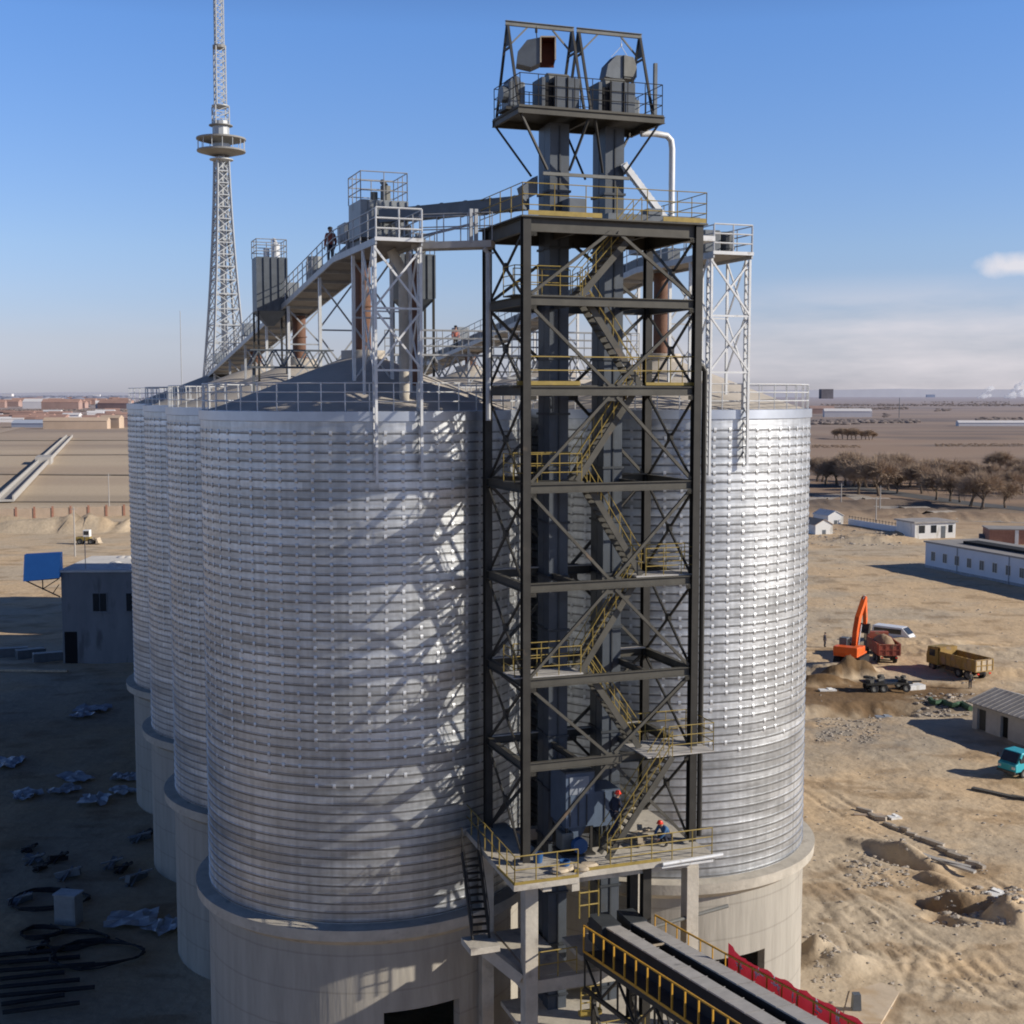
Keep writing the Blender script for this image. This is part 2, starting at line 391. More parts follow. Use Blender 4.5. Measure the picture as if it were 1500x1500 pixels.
L.new(mul.outputs['Result'], mixc.inputs['A']); mixc.inputs['B'].default_value = (7.6, 7.1, 7.4, 1)
# one small bright cloud low in the sky on the right
mp2 = N.new('ShaderNodeMapping'); mp2.inputs['Location'].default_value = (-.352 * 26, -.93 * 26, -.089 * 95); mp2.inputs['Scale'].default_value = (26, 26, 95); L.new(tc.outputs['Generated'], mp2.inputs['Vector'])
ln = N.new('ShaderNodeVectorMath'); ln.operation = 'LENGTH'; L.new(mp2.outputs['Vector'], ln.inputs[0])
c2 = N.new('ShaderNodeTexNoise'); c2.inputs['Scale'].default_value = 34; c2.inputs['Detail'].default_value = 6; L.new(tc.outputs['Generated'], c2.inputs['Vector'])
ad = N.new('ShaderNodeMath'); ad.operation = 'MULTIPLY_ADD'; ad.inputs[1].default_value = 1.5; L.new(c2.outputs['Fac'], ad.inputs[0]); L.new(ln.outputs['Value'], ad.inputs[2])
mr2 = N.new('ShaderNodeMapRange'); mr2.inputs['From Min'].default_value = 1.65; mr2.inputs['From Max'].default_value = 1.05; mr2.inputs['To Max'].default_value = .75; L.new(ad.outputs[0], mr2.inputs['Value'])
mx2 = N.new('ShaderNodeMix'); mx2.data_type = 'RGBA'; L.new(mr2.outputs['Result'], mx2.inputs['Factor']); L.new(mixc.outputs['Result'], mx2.inputs['A']); mx2.inputs['B'].default_value = (8.0, 7.5, 7.6, 1)
L.new(mx2.outputs['Result'], bg.inputs['Color'])
scn.view_settings.view_transform = 'Standard'; scn.view_settings.look = 'None'; scn.view_settings.exposure = 0
scn.render.engine = 'CYCLES'
scn.cycles.volume_bounces = 3; scn.cycles.max_bounces = 6; scn.cycles.diffuse_bounces = 3; scn.cycles.glossy_bounces = 3
scn.cycles.use_denoising = True; scn.cycles.filter_width = 1.9
scn.cycles.caustics_reflective = False; scn.cycles.caustics_refractive = False
# ------------------------------------------------------------------ ground
def vnoise(x, y, seed=0):
    xi = np.floor(x).astype(np.int64); yi = np.floor(y).astype(np.int64)
    xf = x - xi; yf = y - yi
    def h(a, b):
        n = (a * 374761393 + b * 668265263 + seed * 974711) & 0xffffffff
        n = ((n ^ (n >> 13)) * 1274126177) & 0xffffffff
        return ((n ^ (n >> 16)) & 0xffff) / 65535.0
    u = xf * xf * (3 - 2 * xf); v = yf * yf * (3 - 2 * yf)
    return (h(xi, yi) * (1 - u) + h(xi + 1, yi) * u) * (1 - v) + (h(xi, yi + 1) * (1 - u) + h(xi + 1, yi + 1) * u) * v
def fbm(x, y, seed=0, o=4):
    s = 0; a = 0.5; t = 0
    for k in range(o):
        s = s + a * vnoise(x * 2 ** k, y * 2 ** k, seed + k * 17); t += a; a *= 0.5
    return s / t
def geo(a, b, first, g=1.16):
    out = [a]; st = first
    while out[-1] < b: out.append(out[-1] + st); st *= g
    return out[1:]
xs = list(np.arange(-95, 16, 0.9)) + list(np.arange(16, 50, 0.19)) + list(np.arange(50, 62, 0.35)) + list(np.arange(62, 125, 0.9))
xs = [-v for v in geo(95, 16000, 1.1)][::-1] + xs + geo(xs[-1], 16000, 1.1)
ys = list(np.arange(40, 58, 0.8)) + list(np.arange(58, 98, 0.19)) + list(np.arange(98, 112, 0.35)) + list(np.arange(112, 165, 0.55)) + list(np.arange(165, 260, 1.0))
ys = [40 - v for v in geo(0, 200, 1.2)][::-1] + ys + geo(ys[-1], 22000, 1.1, 1.05)
xs = np.array(xs); ys = np.array(ys)
X, Y = np.meshgrid(xs, ys)
Hh = np.zeros_like(X)
near = np.clip((X - 15.5) / 3, 0, 1) * np.clip((320 - Y) / 60, 0, 1)
Hh += near * (fbm(X / 4, Y / 4, 3, 5) - 0.5) * 0.38
Hh += near * (fbm(X / 0.9, Y / 0.9, 8, 3) - 0.5) * 0.07
Hh += np.clip((-22 - X) / 3, 0, 1) * np.clip((260 - Y) / 60, 0, 1) * (fbm(X / 3.5, Y / 3.5, 5, 4) - 0.5) * 0.4
def bump(px, py, rx, ry, h, rot=0.0, p=2):
    global Hh
    c = G(px, py); dx, dy = X - c.x, Y - c.y
    a = R(rot); u = (dx * math.cos(a) + dy * math.sin(a)) / rx; v = (-dx * math.sin(a) + dy * math.cos(a)) / ry
    d = np.sqrt(u * u + v * v) + (fbm(X / 1.5, Y / 1.5, 21, 3) - 0.5) * 0.7
    k = np.clip(1.15 - d, 0, 1); k = k * k * (3 - 2 * k)
    Hh = Hh + h * k
    return k
# spoil heaps and trenches beside the right-hand silo (survey of the photograph)
bump(1302, 1247, 3.2, 1.1, .55, -50); bump(1345, 1262, 3.0, 0.9, .45, -55); bump(1372, 1290, 2.6, .9, .5, -55)
bump(1312, 1262, 2.4, 0.7, -0.7, -50); bump(1392, 1322, 1.6, 1.0, .75, -30); bump(1440, 1325, 1.8, 1.0, .6, 0); D1 = bump(1375, 1325, 2.4, 1.2, -.5, -40)
bump(1482, 1335, 1.1, 1.3, .95, -60); bump(1462, 1345, .9, 1.2, .8, -60); bump(1498, 1350, 1.0, 1.4, .9, -60)
bump(1380, 1345, 1.4, 0.8, -0.7, -40); bump(1195, 1400, 1.3, 1.1, 1.2, 0); bump(1230, 1415, 2.2, 1.5, 0.6, 0)
bump(1275, 1040, 9, 3.2, -0.9, 10); wet = bump(1245, 1020, 11, 7.5, 0.0, 15)
wet = np.maximum(wet, bump(1330, 1010, 9, 5, 0.0, -20))
s1 = bump(1238, 990, 4.0, 1.3, 1.3, 8); s2 = bump(1205, 1000, 3.5, 1.5, 1.0, 0); s3 = bump(1272, 990, 1.6, 1.2, 1.2, 0); s1 = np.maximum(np.maximum(s1, s2), s3)
bump(1225, 983, 6, 3, 0.9, 0)
bump(1340, 945, 9, 2, 0.9, 5); bump(1405, 955, 14, 3, 0.7, -5); bump(1460, 985, 8, 2, 0.7, -20)
bump(1290, 793, 12, 3, 1.3, 5); bump(1270, 790, 8, 3, 1.2, 0); bump(1320, 785, 10, 3, 1.0, 0)
bump(60, 778, 22, 4, 3.0, 4); bump(10, 772, 12, 4, 2.5, 0); bump(150, 776, 12, 3, 2.0, 0)
# tyre tracks curving over the soft ground
TR = np.zeros_like(Hh)
def track(pts, depth=0.085, gauge=1.9, wd=0.2):
    global TR
    P = [G(1100 + x * .2667, 1150 + y * .2667) for x, y in pts]
    m = (X > 16) & (X < 62) & (Y > 55) & (Y < 112)
    xx, yy = X[m], Y[m]; best = np.full(xx.shape, 1e9); sgn = np.zeros(xx.shape)
    for p, q in zip(P[:-1], P[1:]):
        d = q - p; L2 = d.x ** 2 + d.y ** 2
        t = np.clip(((xx - p.x) * d.x + (yy - p.y) * d.y) / L2, 0, 1)
        ex, ey = xx - p.x - t * d.x, yy - p.y - t * d.y; dd = np.sqrt(ex * ex + ey * ey)
        k = dd < best; best = np.where(k, dd, best)
    f = np.abs(best - gauge / 2)
    fade = np.clip(1.3 - fbm(xx / 3, yy / 3, 91, 2) * 1.2, .25, 1)
    nw = fade * (-depth * np.exp(-(f / wd) ** 2) + depth * .5 * np.exp(-((f - 2 * wd) / wd) ** 2))
    old = TR[m]; TR[m] = np.where(np.abs(nw) > np.abs(old), nw, old)
for pts in ([(600, 690), (760, 850), (880, 960), (940, 1060), (955, 1130)], [(650, 700), (800, 850), (960, 930), (985, 960), (950, 1130)], [(450, 720), (560, 780), (650, 840), (800, 930)], [(840, 790), (1010, 900), (1120, 1000), (1250, 1100), (1400, 1135)],
            [(1090, 1080), (1300, 1130), (1500, 1110)], [(380, 540), (480, 650), (560, 780), (690, 960)], [(1250, 930), (1330, 1010), (1470, 1080)], [(300, 480), (480, 560), (700, 690), (900, 850), (1100, 940)], [(1180, 960), (1280, 1060), (1420, 1160), (1500, 1200)], [(520, 420), (700, 560), (860, 640)], [(300, 0), (600, 190), (900, 330), (1300, 560)]):
    track(pts)
Hh += TR
D = np.sqrt(X * X + Y * Y)
tan = np.array([0.62, 0.46, 0.285]); grey = np.array([0.52, 0.43, 0.31]); wetc = np.array([0.17, 0.10, 0.045])
pale = np.array([0.60, 0.48, 0.33]); brown = np.array([0.34, 0.235, 0.155]); dark = np.array([0.145, 0.115, 0.09])
def lerp(a, b, k): return a * (1 - k[..., None]) + b * k[..., None]
C = np.broadcast_to(tan, X.shape + (3,)).copy()
k = np.clip((fbm(X / 14, Y / 9, 40, 5) - 0.46) * 6, 0, 1); C = lerp(C, grey, k * 0.9)
k = np.clip((fbm(X / 5, Y / 5, 43, 4) - 0.56) * 7, 0, 1); C = lerp(C, pale, k * 0.6)
k = np.clip((fbm(X / 3, Y / 1.8, 47, 5) - 0.60) * 9, 0, 1); C = lerp(C, wetc * 1.3, k * 0.45)
C = lerp(C, wetc, np.clip(wet * 1.6, 0, 1) * 0.9); C = lerp(C, wetc * .9, np.clip(s1 * 2.5, 0, 1) * 0.9); C = lerp(C, wetc * 1.4, np.clip(D1 * 2, 0, 1) * .7)
c = G(1230, 1075); kk = np.exp(-((X - c.x) / 9) ** 2 - ((Y - c.y) / 7) ** 2); C = lerp(C, np.array([0.34, 0.30, 0.245]), kk * np.clip(fbm(X / 1.2, Y / 1.2, 51, 3) * 2 - 0.3, 0, 1))
yard = np.clip((-13 - X) / 6, 0, 1) * np.clip((150 - Y) / 30, 0, 1); C = C * (1 - 0.42 * yard[..., None])  # left yard ground coloured darker to deepen its shade
for em in (bump(1272, 738, 26, 5, 1.5, -12), bump(1350, 752, 24, 5, 1.4, -14), bump(1450, 760, 30, 6, 1.6, -10), bump(1200, 745, 14, 4, 1.0, 0)): C = lerp(C, np.array([.20, .145, .095]), np.clip(em * 2, 0, 1) * .8)
C = C * (1 - .5 * (np.clip((X + 34) / 8, 0, 1) * np.clip((46 - Y) / 4, 0, 1) * np.clip((150 - np.abs(X)) / 40, 0, 1)))[..., None]   # unseen ground darkened so the silo walls mirror less light
# far land: strips of field, darker scrub, paler on the left
far = np.clip((D - 270) / 120, 0, 1)
lf = np.clip((-X / (np.abs(Y) + 1) + 0.10) * 8, 0, 1)
fieldc = lerp(np.broadcast_to(brown, C.shape), np.broadcast_to(pale * 0.92, C.shape), lf * np.clip((1500 - D) / 700, 0, 1))
st = fbm(X / 260, Y / 45, 60, 5); k = np.clip((st - 0.5) * 6, 0, 1); fieldc = lerp(fieldc, np.array([0.40, 0.30, 0.21]), k * 0.55)
st = fbm(X / 150, Y / 34, 64, 4); k = np.clip((st - 0.54) * 9, 0, 1); fieldc = lerp(fieldc, dark, k * (0.8 - 0.5 * lf))
st = fbm(X / 700, Y / 160, 68, 5); k = np.clip((st - 0.52) * 7, 0, 1) * np.clip((D - 900) / 600, 0, 1); fieldc = lerp(fieldc, dark * 0.9, k * 0.55)
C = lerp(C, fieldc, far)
hz = 1 - np.exp(-np.maximum(D - 150, 0) / 5200.0); C = lerp(C, np.array([0.43, 0.41, 0.47]), hz)  # distance haze mixed into the ground colour
C = np.clip(C, 0, 1)
ny, nx = X.shape
me = bpy.data.meshes.new('ground')
co = np.stack([X, Y, Hh], -1).reshape(-1, 3)
idx = np.arange(nx * ny).reshape(ny, nx)
fa = np.stack([idx[:-1, :-1], idx[:-1, 1:], idx[1:, 1:], idx[1:, :-1]], -1).reshape(-1, 4)
me.vertices.add(len(co)); me.vertices.foreach_set('co', co.ravel())
me.loops.add(fa.size); me.loops.foreach_set('vertex_index', fa.ravel())
me.polygons.add(len(fa)); me.polygons.foreach_set('loop_start', np.arange(0, fa.size, 4)); me.polygons.foreach_set('loop_total', np.full(len(fa), 4))
me.polygons.foreach_set('use_smooth', np.ones(len(fa), bool))
me.update(calc_edges=True)
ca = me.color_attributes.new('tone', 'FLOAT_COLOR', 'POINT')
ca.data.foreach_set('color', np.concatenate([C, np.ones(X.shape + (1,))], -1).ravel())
gm = bpy.data.materials.new('earth'); gm.use_nodes = True
N, L = gm.node_tree.nodes, gm.node_tree.links
b = N['Principled BSDF']; b.inputs['Roughness'].default_value = 0.97; b.inputs['Specular IOR Level'].default_value = 0.15
at = N.new('ShaderNodeAttribute'); at.attribute_name = 'tone'
tcn = N.new('ShaderNodeTexCoord')
n1 = N.new('ShaderNodeTexNoise'); n1.inputs['Scale'].default_value = 0.9; n1.inputs['Detail'].default_value = 12; n1.inputs['Roughness'].default_value = 0.72
L.new(tcn.outputs['Object'], n1.inputs['Vector'])
mr = N.new('ShaderNodeMapRange'); mr.inputs['From Min'].default_value = 0.3; mr.inputs['From Max'].default_value = 0.7
mr.inputs['To Min'].default_value = 0.84; mr.inputs['To Max'].default_value = 1.14
L.new(n1.outputs['Fac'], mr.inputs['Value'])
mx = N.new('ShaderNodeMix'); mx.data_type = 'RGBA'; mx.blend_type = 'MULTIPLY'; mx.inputs['Factor'].default_value = 1
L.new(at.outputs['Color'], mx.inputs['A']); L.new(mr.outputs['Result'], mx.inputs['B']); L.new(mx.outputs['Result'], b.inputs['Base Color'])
bp = N.new('ShaderNodeBump'); bp.inputs['Strength'].default_value = 0.5; bp.inputs['Distance'].default_value = 0.2
n2 = N.new('ShaderNodeTexNoise'); n2.inputs['Scale'].default_value = 1.6; n2.inputs['Detail'].default_value = 9
L.new(tcn.outputs['Object'], n2.inputs['Vector']); L.new(n2.outputs['Fac'], bp.inputs['Height']); L.new(bp.outputs['Normal'], b.inputs['Normal'])
me.materials.append(gm)
ground = bpy.data.objects.new('ground', me); col.objects.link(ground); tag(ground, kind='structure')
def gz(x, y):
    i = int(np.clip(np.searchsorted(ys, y) - 1, 0, ny - 2)); j = int(np.clip(np.searchsorted(xs, x) - 1, 0, nx - 2))
    return float(Hh[i, j])
def on(px, py):
    p = G(px, py); p.z = gz(p.x, p.y); return p

# ------------------------------------------------------------------ plant grid
ROT = R(20)
U = Vector((math.cos(ROT), math.sin(ROT), 0)); V = Vector((-math.sin(ROT), math.cos(ROT), 0))
P0 = Vector((-6.475, 58.27, 0)); PITCHS = 14.35
Z0, Z1 = 9.0, 29.25      # foot and eaves of the metal wall
RW = 6.95
def az_local(az):       # compass bearing -> angle in the rotated silo frame
    return R(90 - az) - ROT

def make_silo():
    t = thing('grain_silo', 'x', 'silo', P0, ROT)
    # concrete drum with its doorway
    n = 120; a_d = az_local(156); half = R(14.5)
    mb = MB()
    prof = lambda r: None
    def ring(r, z0, z1, skip):
        for i in range(n):
            a0, a1 = 2 * math.pi * i / n, 2 * math.pi * (i + 1) / n
            am = (a0 + a1) / 2
            if skip and abs((am - a_d + math.pi) % (2 * math.pi) - math.pi) < half: continue
            mb.add([(r * math.cos(a0), r * math.sin(a0), z0), (r * math.cos(a1), r * math.sin(a1), z0), (r * math.cos(a1), r * math.sin(a1), z1), (r * math.cos(a0), r * math.sin(a0), z1)], [(0, 1, 2, 3)])
    ring(7.0, -1.0, 5.3, True); ring(7.0, 5.3, 8.2, False); ring(6.6, -1.0, 5.3, True)
    for sgn in (-1, 1):    # reveals
        k = round((a_d + sgn * half) / (2 * math.pi / n)); a = 2 * math.pi * k / n
        mb.add([(r * math.cos(a), r * math.sin(a), z) for r, z in ((6.6, -1), (7.0, -1), (7.0, 5.3), (6.6, 5.3))], [(0, 1, 2, 3)])
    m2 = 12
    k0, k1 = round((a_d - half) / (2 * math.pi / n)), round((a_d + half) / (2 * math.pi / n))
    for k in range(k0, k1):
        a0, a1 = 2 * math.pi * k / n, 2 * math.pi * (k + 1) / n
        mb.add([(7.0 * math.cos(a0), 7.0 * math.sin(a0), 5.3), (7.0 * math.cos(a1), 7.0 * math.sin(a1), 5.3), (6.6 * math.cos(a1), 6.6 * math.sin(a1), 5.3), (6.6 * math.cos(a0), 6.6 * math.sin(a0), 5.3)], [(0, 1, 2, 3)])
    mb.build('concrete_drum', M['concrete'], t, smooth=True, fix=False)
    mb = MB(); mb.lathe([(6.58, 5.6), (0.05, 5.6)], 48); mb.build('drum_ceiling', M['dark'], t)
    mb = MB(); mb.lathe([(6.99, 8.15), (7.5, 8.5), (7.54, 8.96), (6.93, 9.02)], 120)
    mb.build('corbel_ring', M['concrete2'], t, smooth=True)
    # spiral-folded sheet wall
    mb = MB(); p = 0.366; nr = int((Z1 - Z0 - 0.4) / p)
    pr = [(RW, Z0 - 0.05)]; kinds = []
    for k in range(nr):
        z = Z0 + 0.12 + k * p
        for q in ((RW, z - 0.074), (RW + 0.008, z - 0.072), (RW + 0.008, z - 0.004), (RW + 0.026, z), (RW + 0.028, z + 0.026), (RW, z + 0.038)):
            pr.append(q)
    pr.append((RW, Z1))
    mb.lathe(pr, 160)
    # the strip just under each fold is coloured darker for the fold's shade
    m_ = len(pr) - 1
    for i in range(160):
        for k in range(m_):
            if k > 0 and (k - 1) % 6 == 1: mb.m[i * m_ + k] = 1
    # bright clips over the folds, in upright columns
    mb.mi = 2
    nc = 62
    for k in range(0, nr):
        z = Z0 + 0.12 + k * p
        for i in range(nc):
            if random.random() > (k / nr - 0.26) / 0.14 or random.random() < .03: continue
            a = 2 * math.pi * (i + 0.3 + random.uniform(-.03, .03)) / nc; da = 0.0085
            r0 = RW + 0.02
            pts = []
            for rr, zz in ((RW + 0.010, z - 0.12), (RW + 0.028, z - 0.09), (RW + 0.034, z + 0.035), (RW + 0.008, z + 0.09)):
                for s in (-1, 1):
                    pts.append((rr * math.cos(a + s * da), rr * math.sin(a + s * da), zz))
            mb.add(pts, [(0, 1, 3, 2), (2, 3, 5, 4), (4, 5, 7, 6), (0, 2, 4, 6), (1, 7, 5, 3)])
    so = mb.build('sheet_wall', [M['wall'], M['seam'], M['tab']], t, smooth=True, fix=False)
    nf = len(mb.f); vals = np.ones(nf); rnp = np.random.RandomState(4)
    cell = {}
    for i in range(160):
        for k in range(m_):
            ring_ = (k + 3) // 6; key = (ring_, (i + (ring_ * 37) % 11) // 11)
            if key not in cell: cell[key] = 1.0 + rnp.normal(0, 0.055) + rnp.choice([0, 0, 0, -0.10, 0.08])
            vals[i * m_ + k] = cell[key]
    pat = so.data.color_attributes.new('panel', 'FLOAT_COLOR', 'CORNER')
    lt_ = np.zeros(nf, int); so.data.polygons.foreach_get('loop_total', lt_)
    cv = np.repeat(np.clip(vals, .6, 1.25), lt_); pat.data.foreach_set('color', np.stack([cv, cv, cv, np.ones_like(cv)], -1).ravel())
    mb = MB(); mb.lathe([(RW, Z1 - 0.3), (RW + 0.07, Z1 - 0.28), (RW + 0.07, Z1 + 0.1), (RW - 0.15, Z1 + 0.12)], 120)
    mb.build('eaves_band', M['band'], t, smooth=True)
    mb = MB(); mb.lathe([(RW - 0.14, Z1 + 0.08), (RW - 0.9, Z1 + 0.30), (0.95, 31.55), (0.95, 31.9), (0.02, 31.95)], 96)
    mb.build('roof', M['roof'], t, smooth=True)
    mb = MB(); np_ = 46; rr = RW - 0.1
    for i in range(np_):
        a = 2 * math.pi * i / np_; x, y = rr * math.cos(a), rr * math.sin(a)
        mb.tube((x, y, Z1 + 0.08), (x, y, Z1 + 1.2), 0.026, 5)
    for zz in (Z1 + 1.2, Z1 + 0.85, Z1 + 0.48):
        pts = [(rr * math.cos(2 * math.pi * i / 92), rr * math.sin(2 * math.pi * i / 92), zz) for i in range(93)]
        mb.pipe(pts, 0.024, 5)
    mb.build('roof_railing', M['white_steel'], t)
    return t
silo = make_silo()
silo_labels = {
    (0, 0): 'nearest left galvanised grain silo, tower shadow falling across its wall',
    (0, 1): 'galvanised silo directly behind the nearest left silo, only its left edge showing',
    (0, 2): 'third galvanised silo back along the left edge of the cluster',
    (0, 3): 'farthest galvanised silo at the left edge, its concrete base deepest in shadow',
    (1, 0): 'bright sunlit galvanised silo to the right of the dark steel tower',
    (1, 1): 'silo behind the sunlit right one, its pale roof glimpsed through the tower'}
for (i, k), lab in silo_labels.items():
    loc = P0 + U * (PITCHS * i) + V * (PITCHS * k)
    if (i, k) == (0, 0):
        silo['label'] = lab; silo['group'] = 'galvanised grain silos in two rows'
    else:
        dup(silo, loc, ROT, lab, 'galvanised grain silos in two rows')
for k in (2, 3):
    dup(silo, P0 + U * PITCHS + V * (PITCHS * k), ROT, 'rear silo of the right row, seen only as bits of roof past the tower', 'galvanised grain silos in two rows')

def PW(i, k, u, v, z):     # a point given in the frame of a silo of the grid
    p = P0 + U * (PITCHS * i + u) + V * (PITCHS * k + v); p.z = z; return p

# ------------------------------------------------------------------ railings and stairs
def railing(mb, pts, h=1.1, sp=1.0, rails=(1.1, 0.55), r=0.019, toe=0.0, closed=False, sq=False):
    pts = [Vector(p) for p in pts]
    if closed: pts.append(pts[0])
    for a, b in zip(pts[:-1], pts[1:]):
        ln = (b - a).length; n = max(1, round(ln / sp))
        for i in range(n + 1):
            p = a.lerp(b, i / n)
            if sq: mb.bar(p, p + Vector((0, 0, h)), r * 2)
            else: mb.tube(p, p + Vector((0, 0, h)), r, 5)
        for z in rails:
            o = Vector((0, 0, z))
            if sq: mb.bar(a + o, b + o, r * 2)
            else: mb.tube(a + o, b + o, r, 5)
    return mb
def stair(parent, lo, hi, width, wdir, steel, rail, rail_name='handrail', step=0.22, sides=(0, 1)):
    """straight flight between two points (centre of the foot and of the head); wdir = sideways"""
    lo, hi, wv = Vector(lo), Vector(hi), Vector(wdir)
    mb = MB()
    for s in (-1, 1):
        mb.bar(lo + wv * s * width / 2, hi + wv * s * width / 2, 0.06, 0.24)
    n = max(3, int((hi.z - lo.z) / step))
    run = Vector((hi.x - lo.x, hi.y - lo.y, 0)).normalized()
    for i in range(1, n):
        p = lo.lerp(hi, i / n)
        a, b = p - wv * (width / 2 - 0.035), p + wv * (width / 2 - 0.035)
        mb.bar(a, b, 0.20, 0.035)
    o = mb.build('stair_flight', steel, parent)
    mb = MB()
    for s in [(-1, 1)[k] for k in sides]:
        a, b = lo + wv * s * width / 2, hi + wv * s * width / 2
        for z in (1.0, 0.55):
            mb.tube(a + Vector((0, 0, z)), b + Vector((0, 0, z)), 0.019, 5)
        m = max(2, round((b - a).length / 0.95))
        for i in range(m + 1):
            p = a.lerp(b, i / m); mb.tube(p, p + Vector((0, 0, 1.0)), 0.018, 5)
    mb.build(rail_name, rail, o)
    return o

# ------------------------------------------------------------------ elevator tower (steel frame)
TF = Vector((0.5, 49.0, 0))
TW, TD = 7.0, 4.32
LV = [12.5, 16.2, 19.4, 23.0, 26.7, 30.3, 33.6, 36.4]
tower = thing('elevator_tower', 'tall dark steel lattice tower with zigzag stairs standing between the two front silos', 'tower', TF, ROT)
for (x, y) in ((0, 0), (TW, 0), (0, TD), (TW, TD)):
    mb = MB(); top = 36.4
    mb.ibeam((x, y, 12.4), (x, y, top), 0.30, 0.32, 0.03, up=(0, 1, 0))
    mb.build('column', M['dark_steel'], tower)
for k, z in enumerate(LV[1:]):
    h = 0.34 if k < 6 else 0.5
    mb = MB(); g = 0.17
    for y in (0, TD): mb.ibeam((g, y, z - h / 2), (TW - g, y, z - h / 2), 0.2, h, 0.03)
    for x in (0, TW): mb.ibeam((x, g, z - h / 2), (x, TD - g, z - h / 2), 0.2, h, 0.03)
    mb.ibeam((2.2, 0.2, z - h / 2), (2.2, TD - 0.2, z - h / 2), 0.14, h * 0.7, 0.02)
    mb.ibeam((5.1, 0.2, z - h / 2), (5.1, TD - 0.2, z - h / 2), 0.14, h * 0.7, 0.02)
    for x in (0.19, TW - 0.19):
        for s_ in (-1, 1): mb.bb(x - .2, x + .2, -.118, -.104, z - h - .16, z - h - .005)
    mb.build('floor_frame', M['beam_steel'], tower)
for k in range(7):
    za, zb = LV[k] + 0.02, LV[k + 1] - 0.38
    inv = (k % 2 == 0)
    for y, nm in ((0.0, 'front'), (TD, 'rear')):
        mb = MB()
        xm = TW / 2
        for x, s in ((0.2, -1), (TW - 0.2, 1)):
            if inv: mb.bar((x, y, za + 0.05), (xm + 0.15 * s, y, zb), 0.11, 0.11)
            else: mb.bar((x, y, zb), (xm + 0.15 * s, y, za + 0.05), 0.11, 0.11)
        zc = zb if inv else za + 0.02
        mb.bb(xm - 0.4, xm + 0.4, y - 0.012, y + 0.012, zc - 0.16, zc + 0.05)
        mb.build('chevron_brace', M['beam_steel'], tower)
    for x in (0.0, TW):
        mb = MB()
        mb.bar((x - 0.035, 0.2, za), (x - 0.035, TD - 0.2, zb), 0.065, 0.10); mb.bar((x + 0.035, TD - 0.2, za), (x + 0.035, 0.2, zb), 0.065, 0.10)
        mb.bb(x - 0.075, x + 0.075, TD / 2 - 0.14, TD / 2 + 0.14, (za + zb) / 2 - 0.14, (za + zb) / 2 + 0.14)
        mb.build('cross_brace', M['dark_steel'], tower)
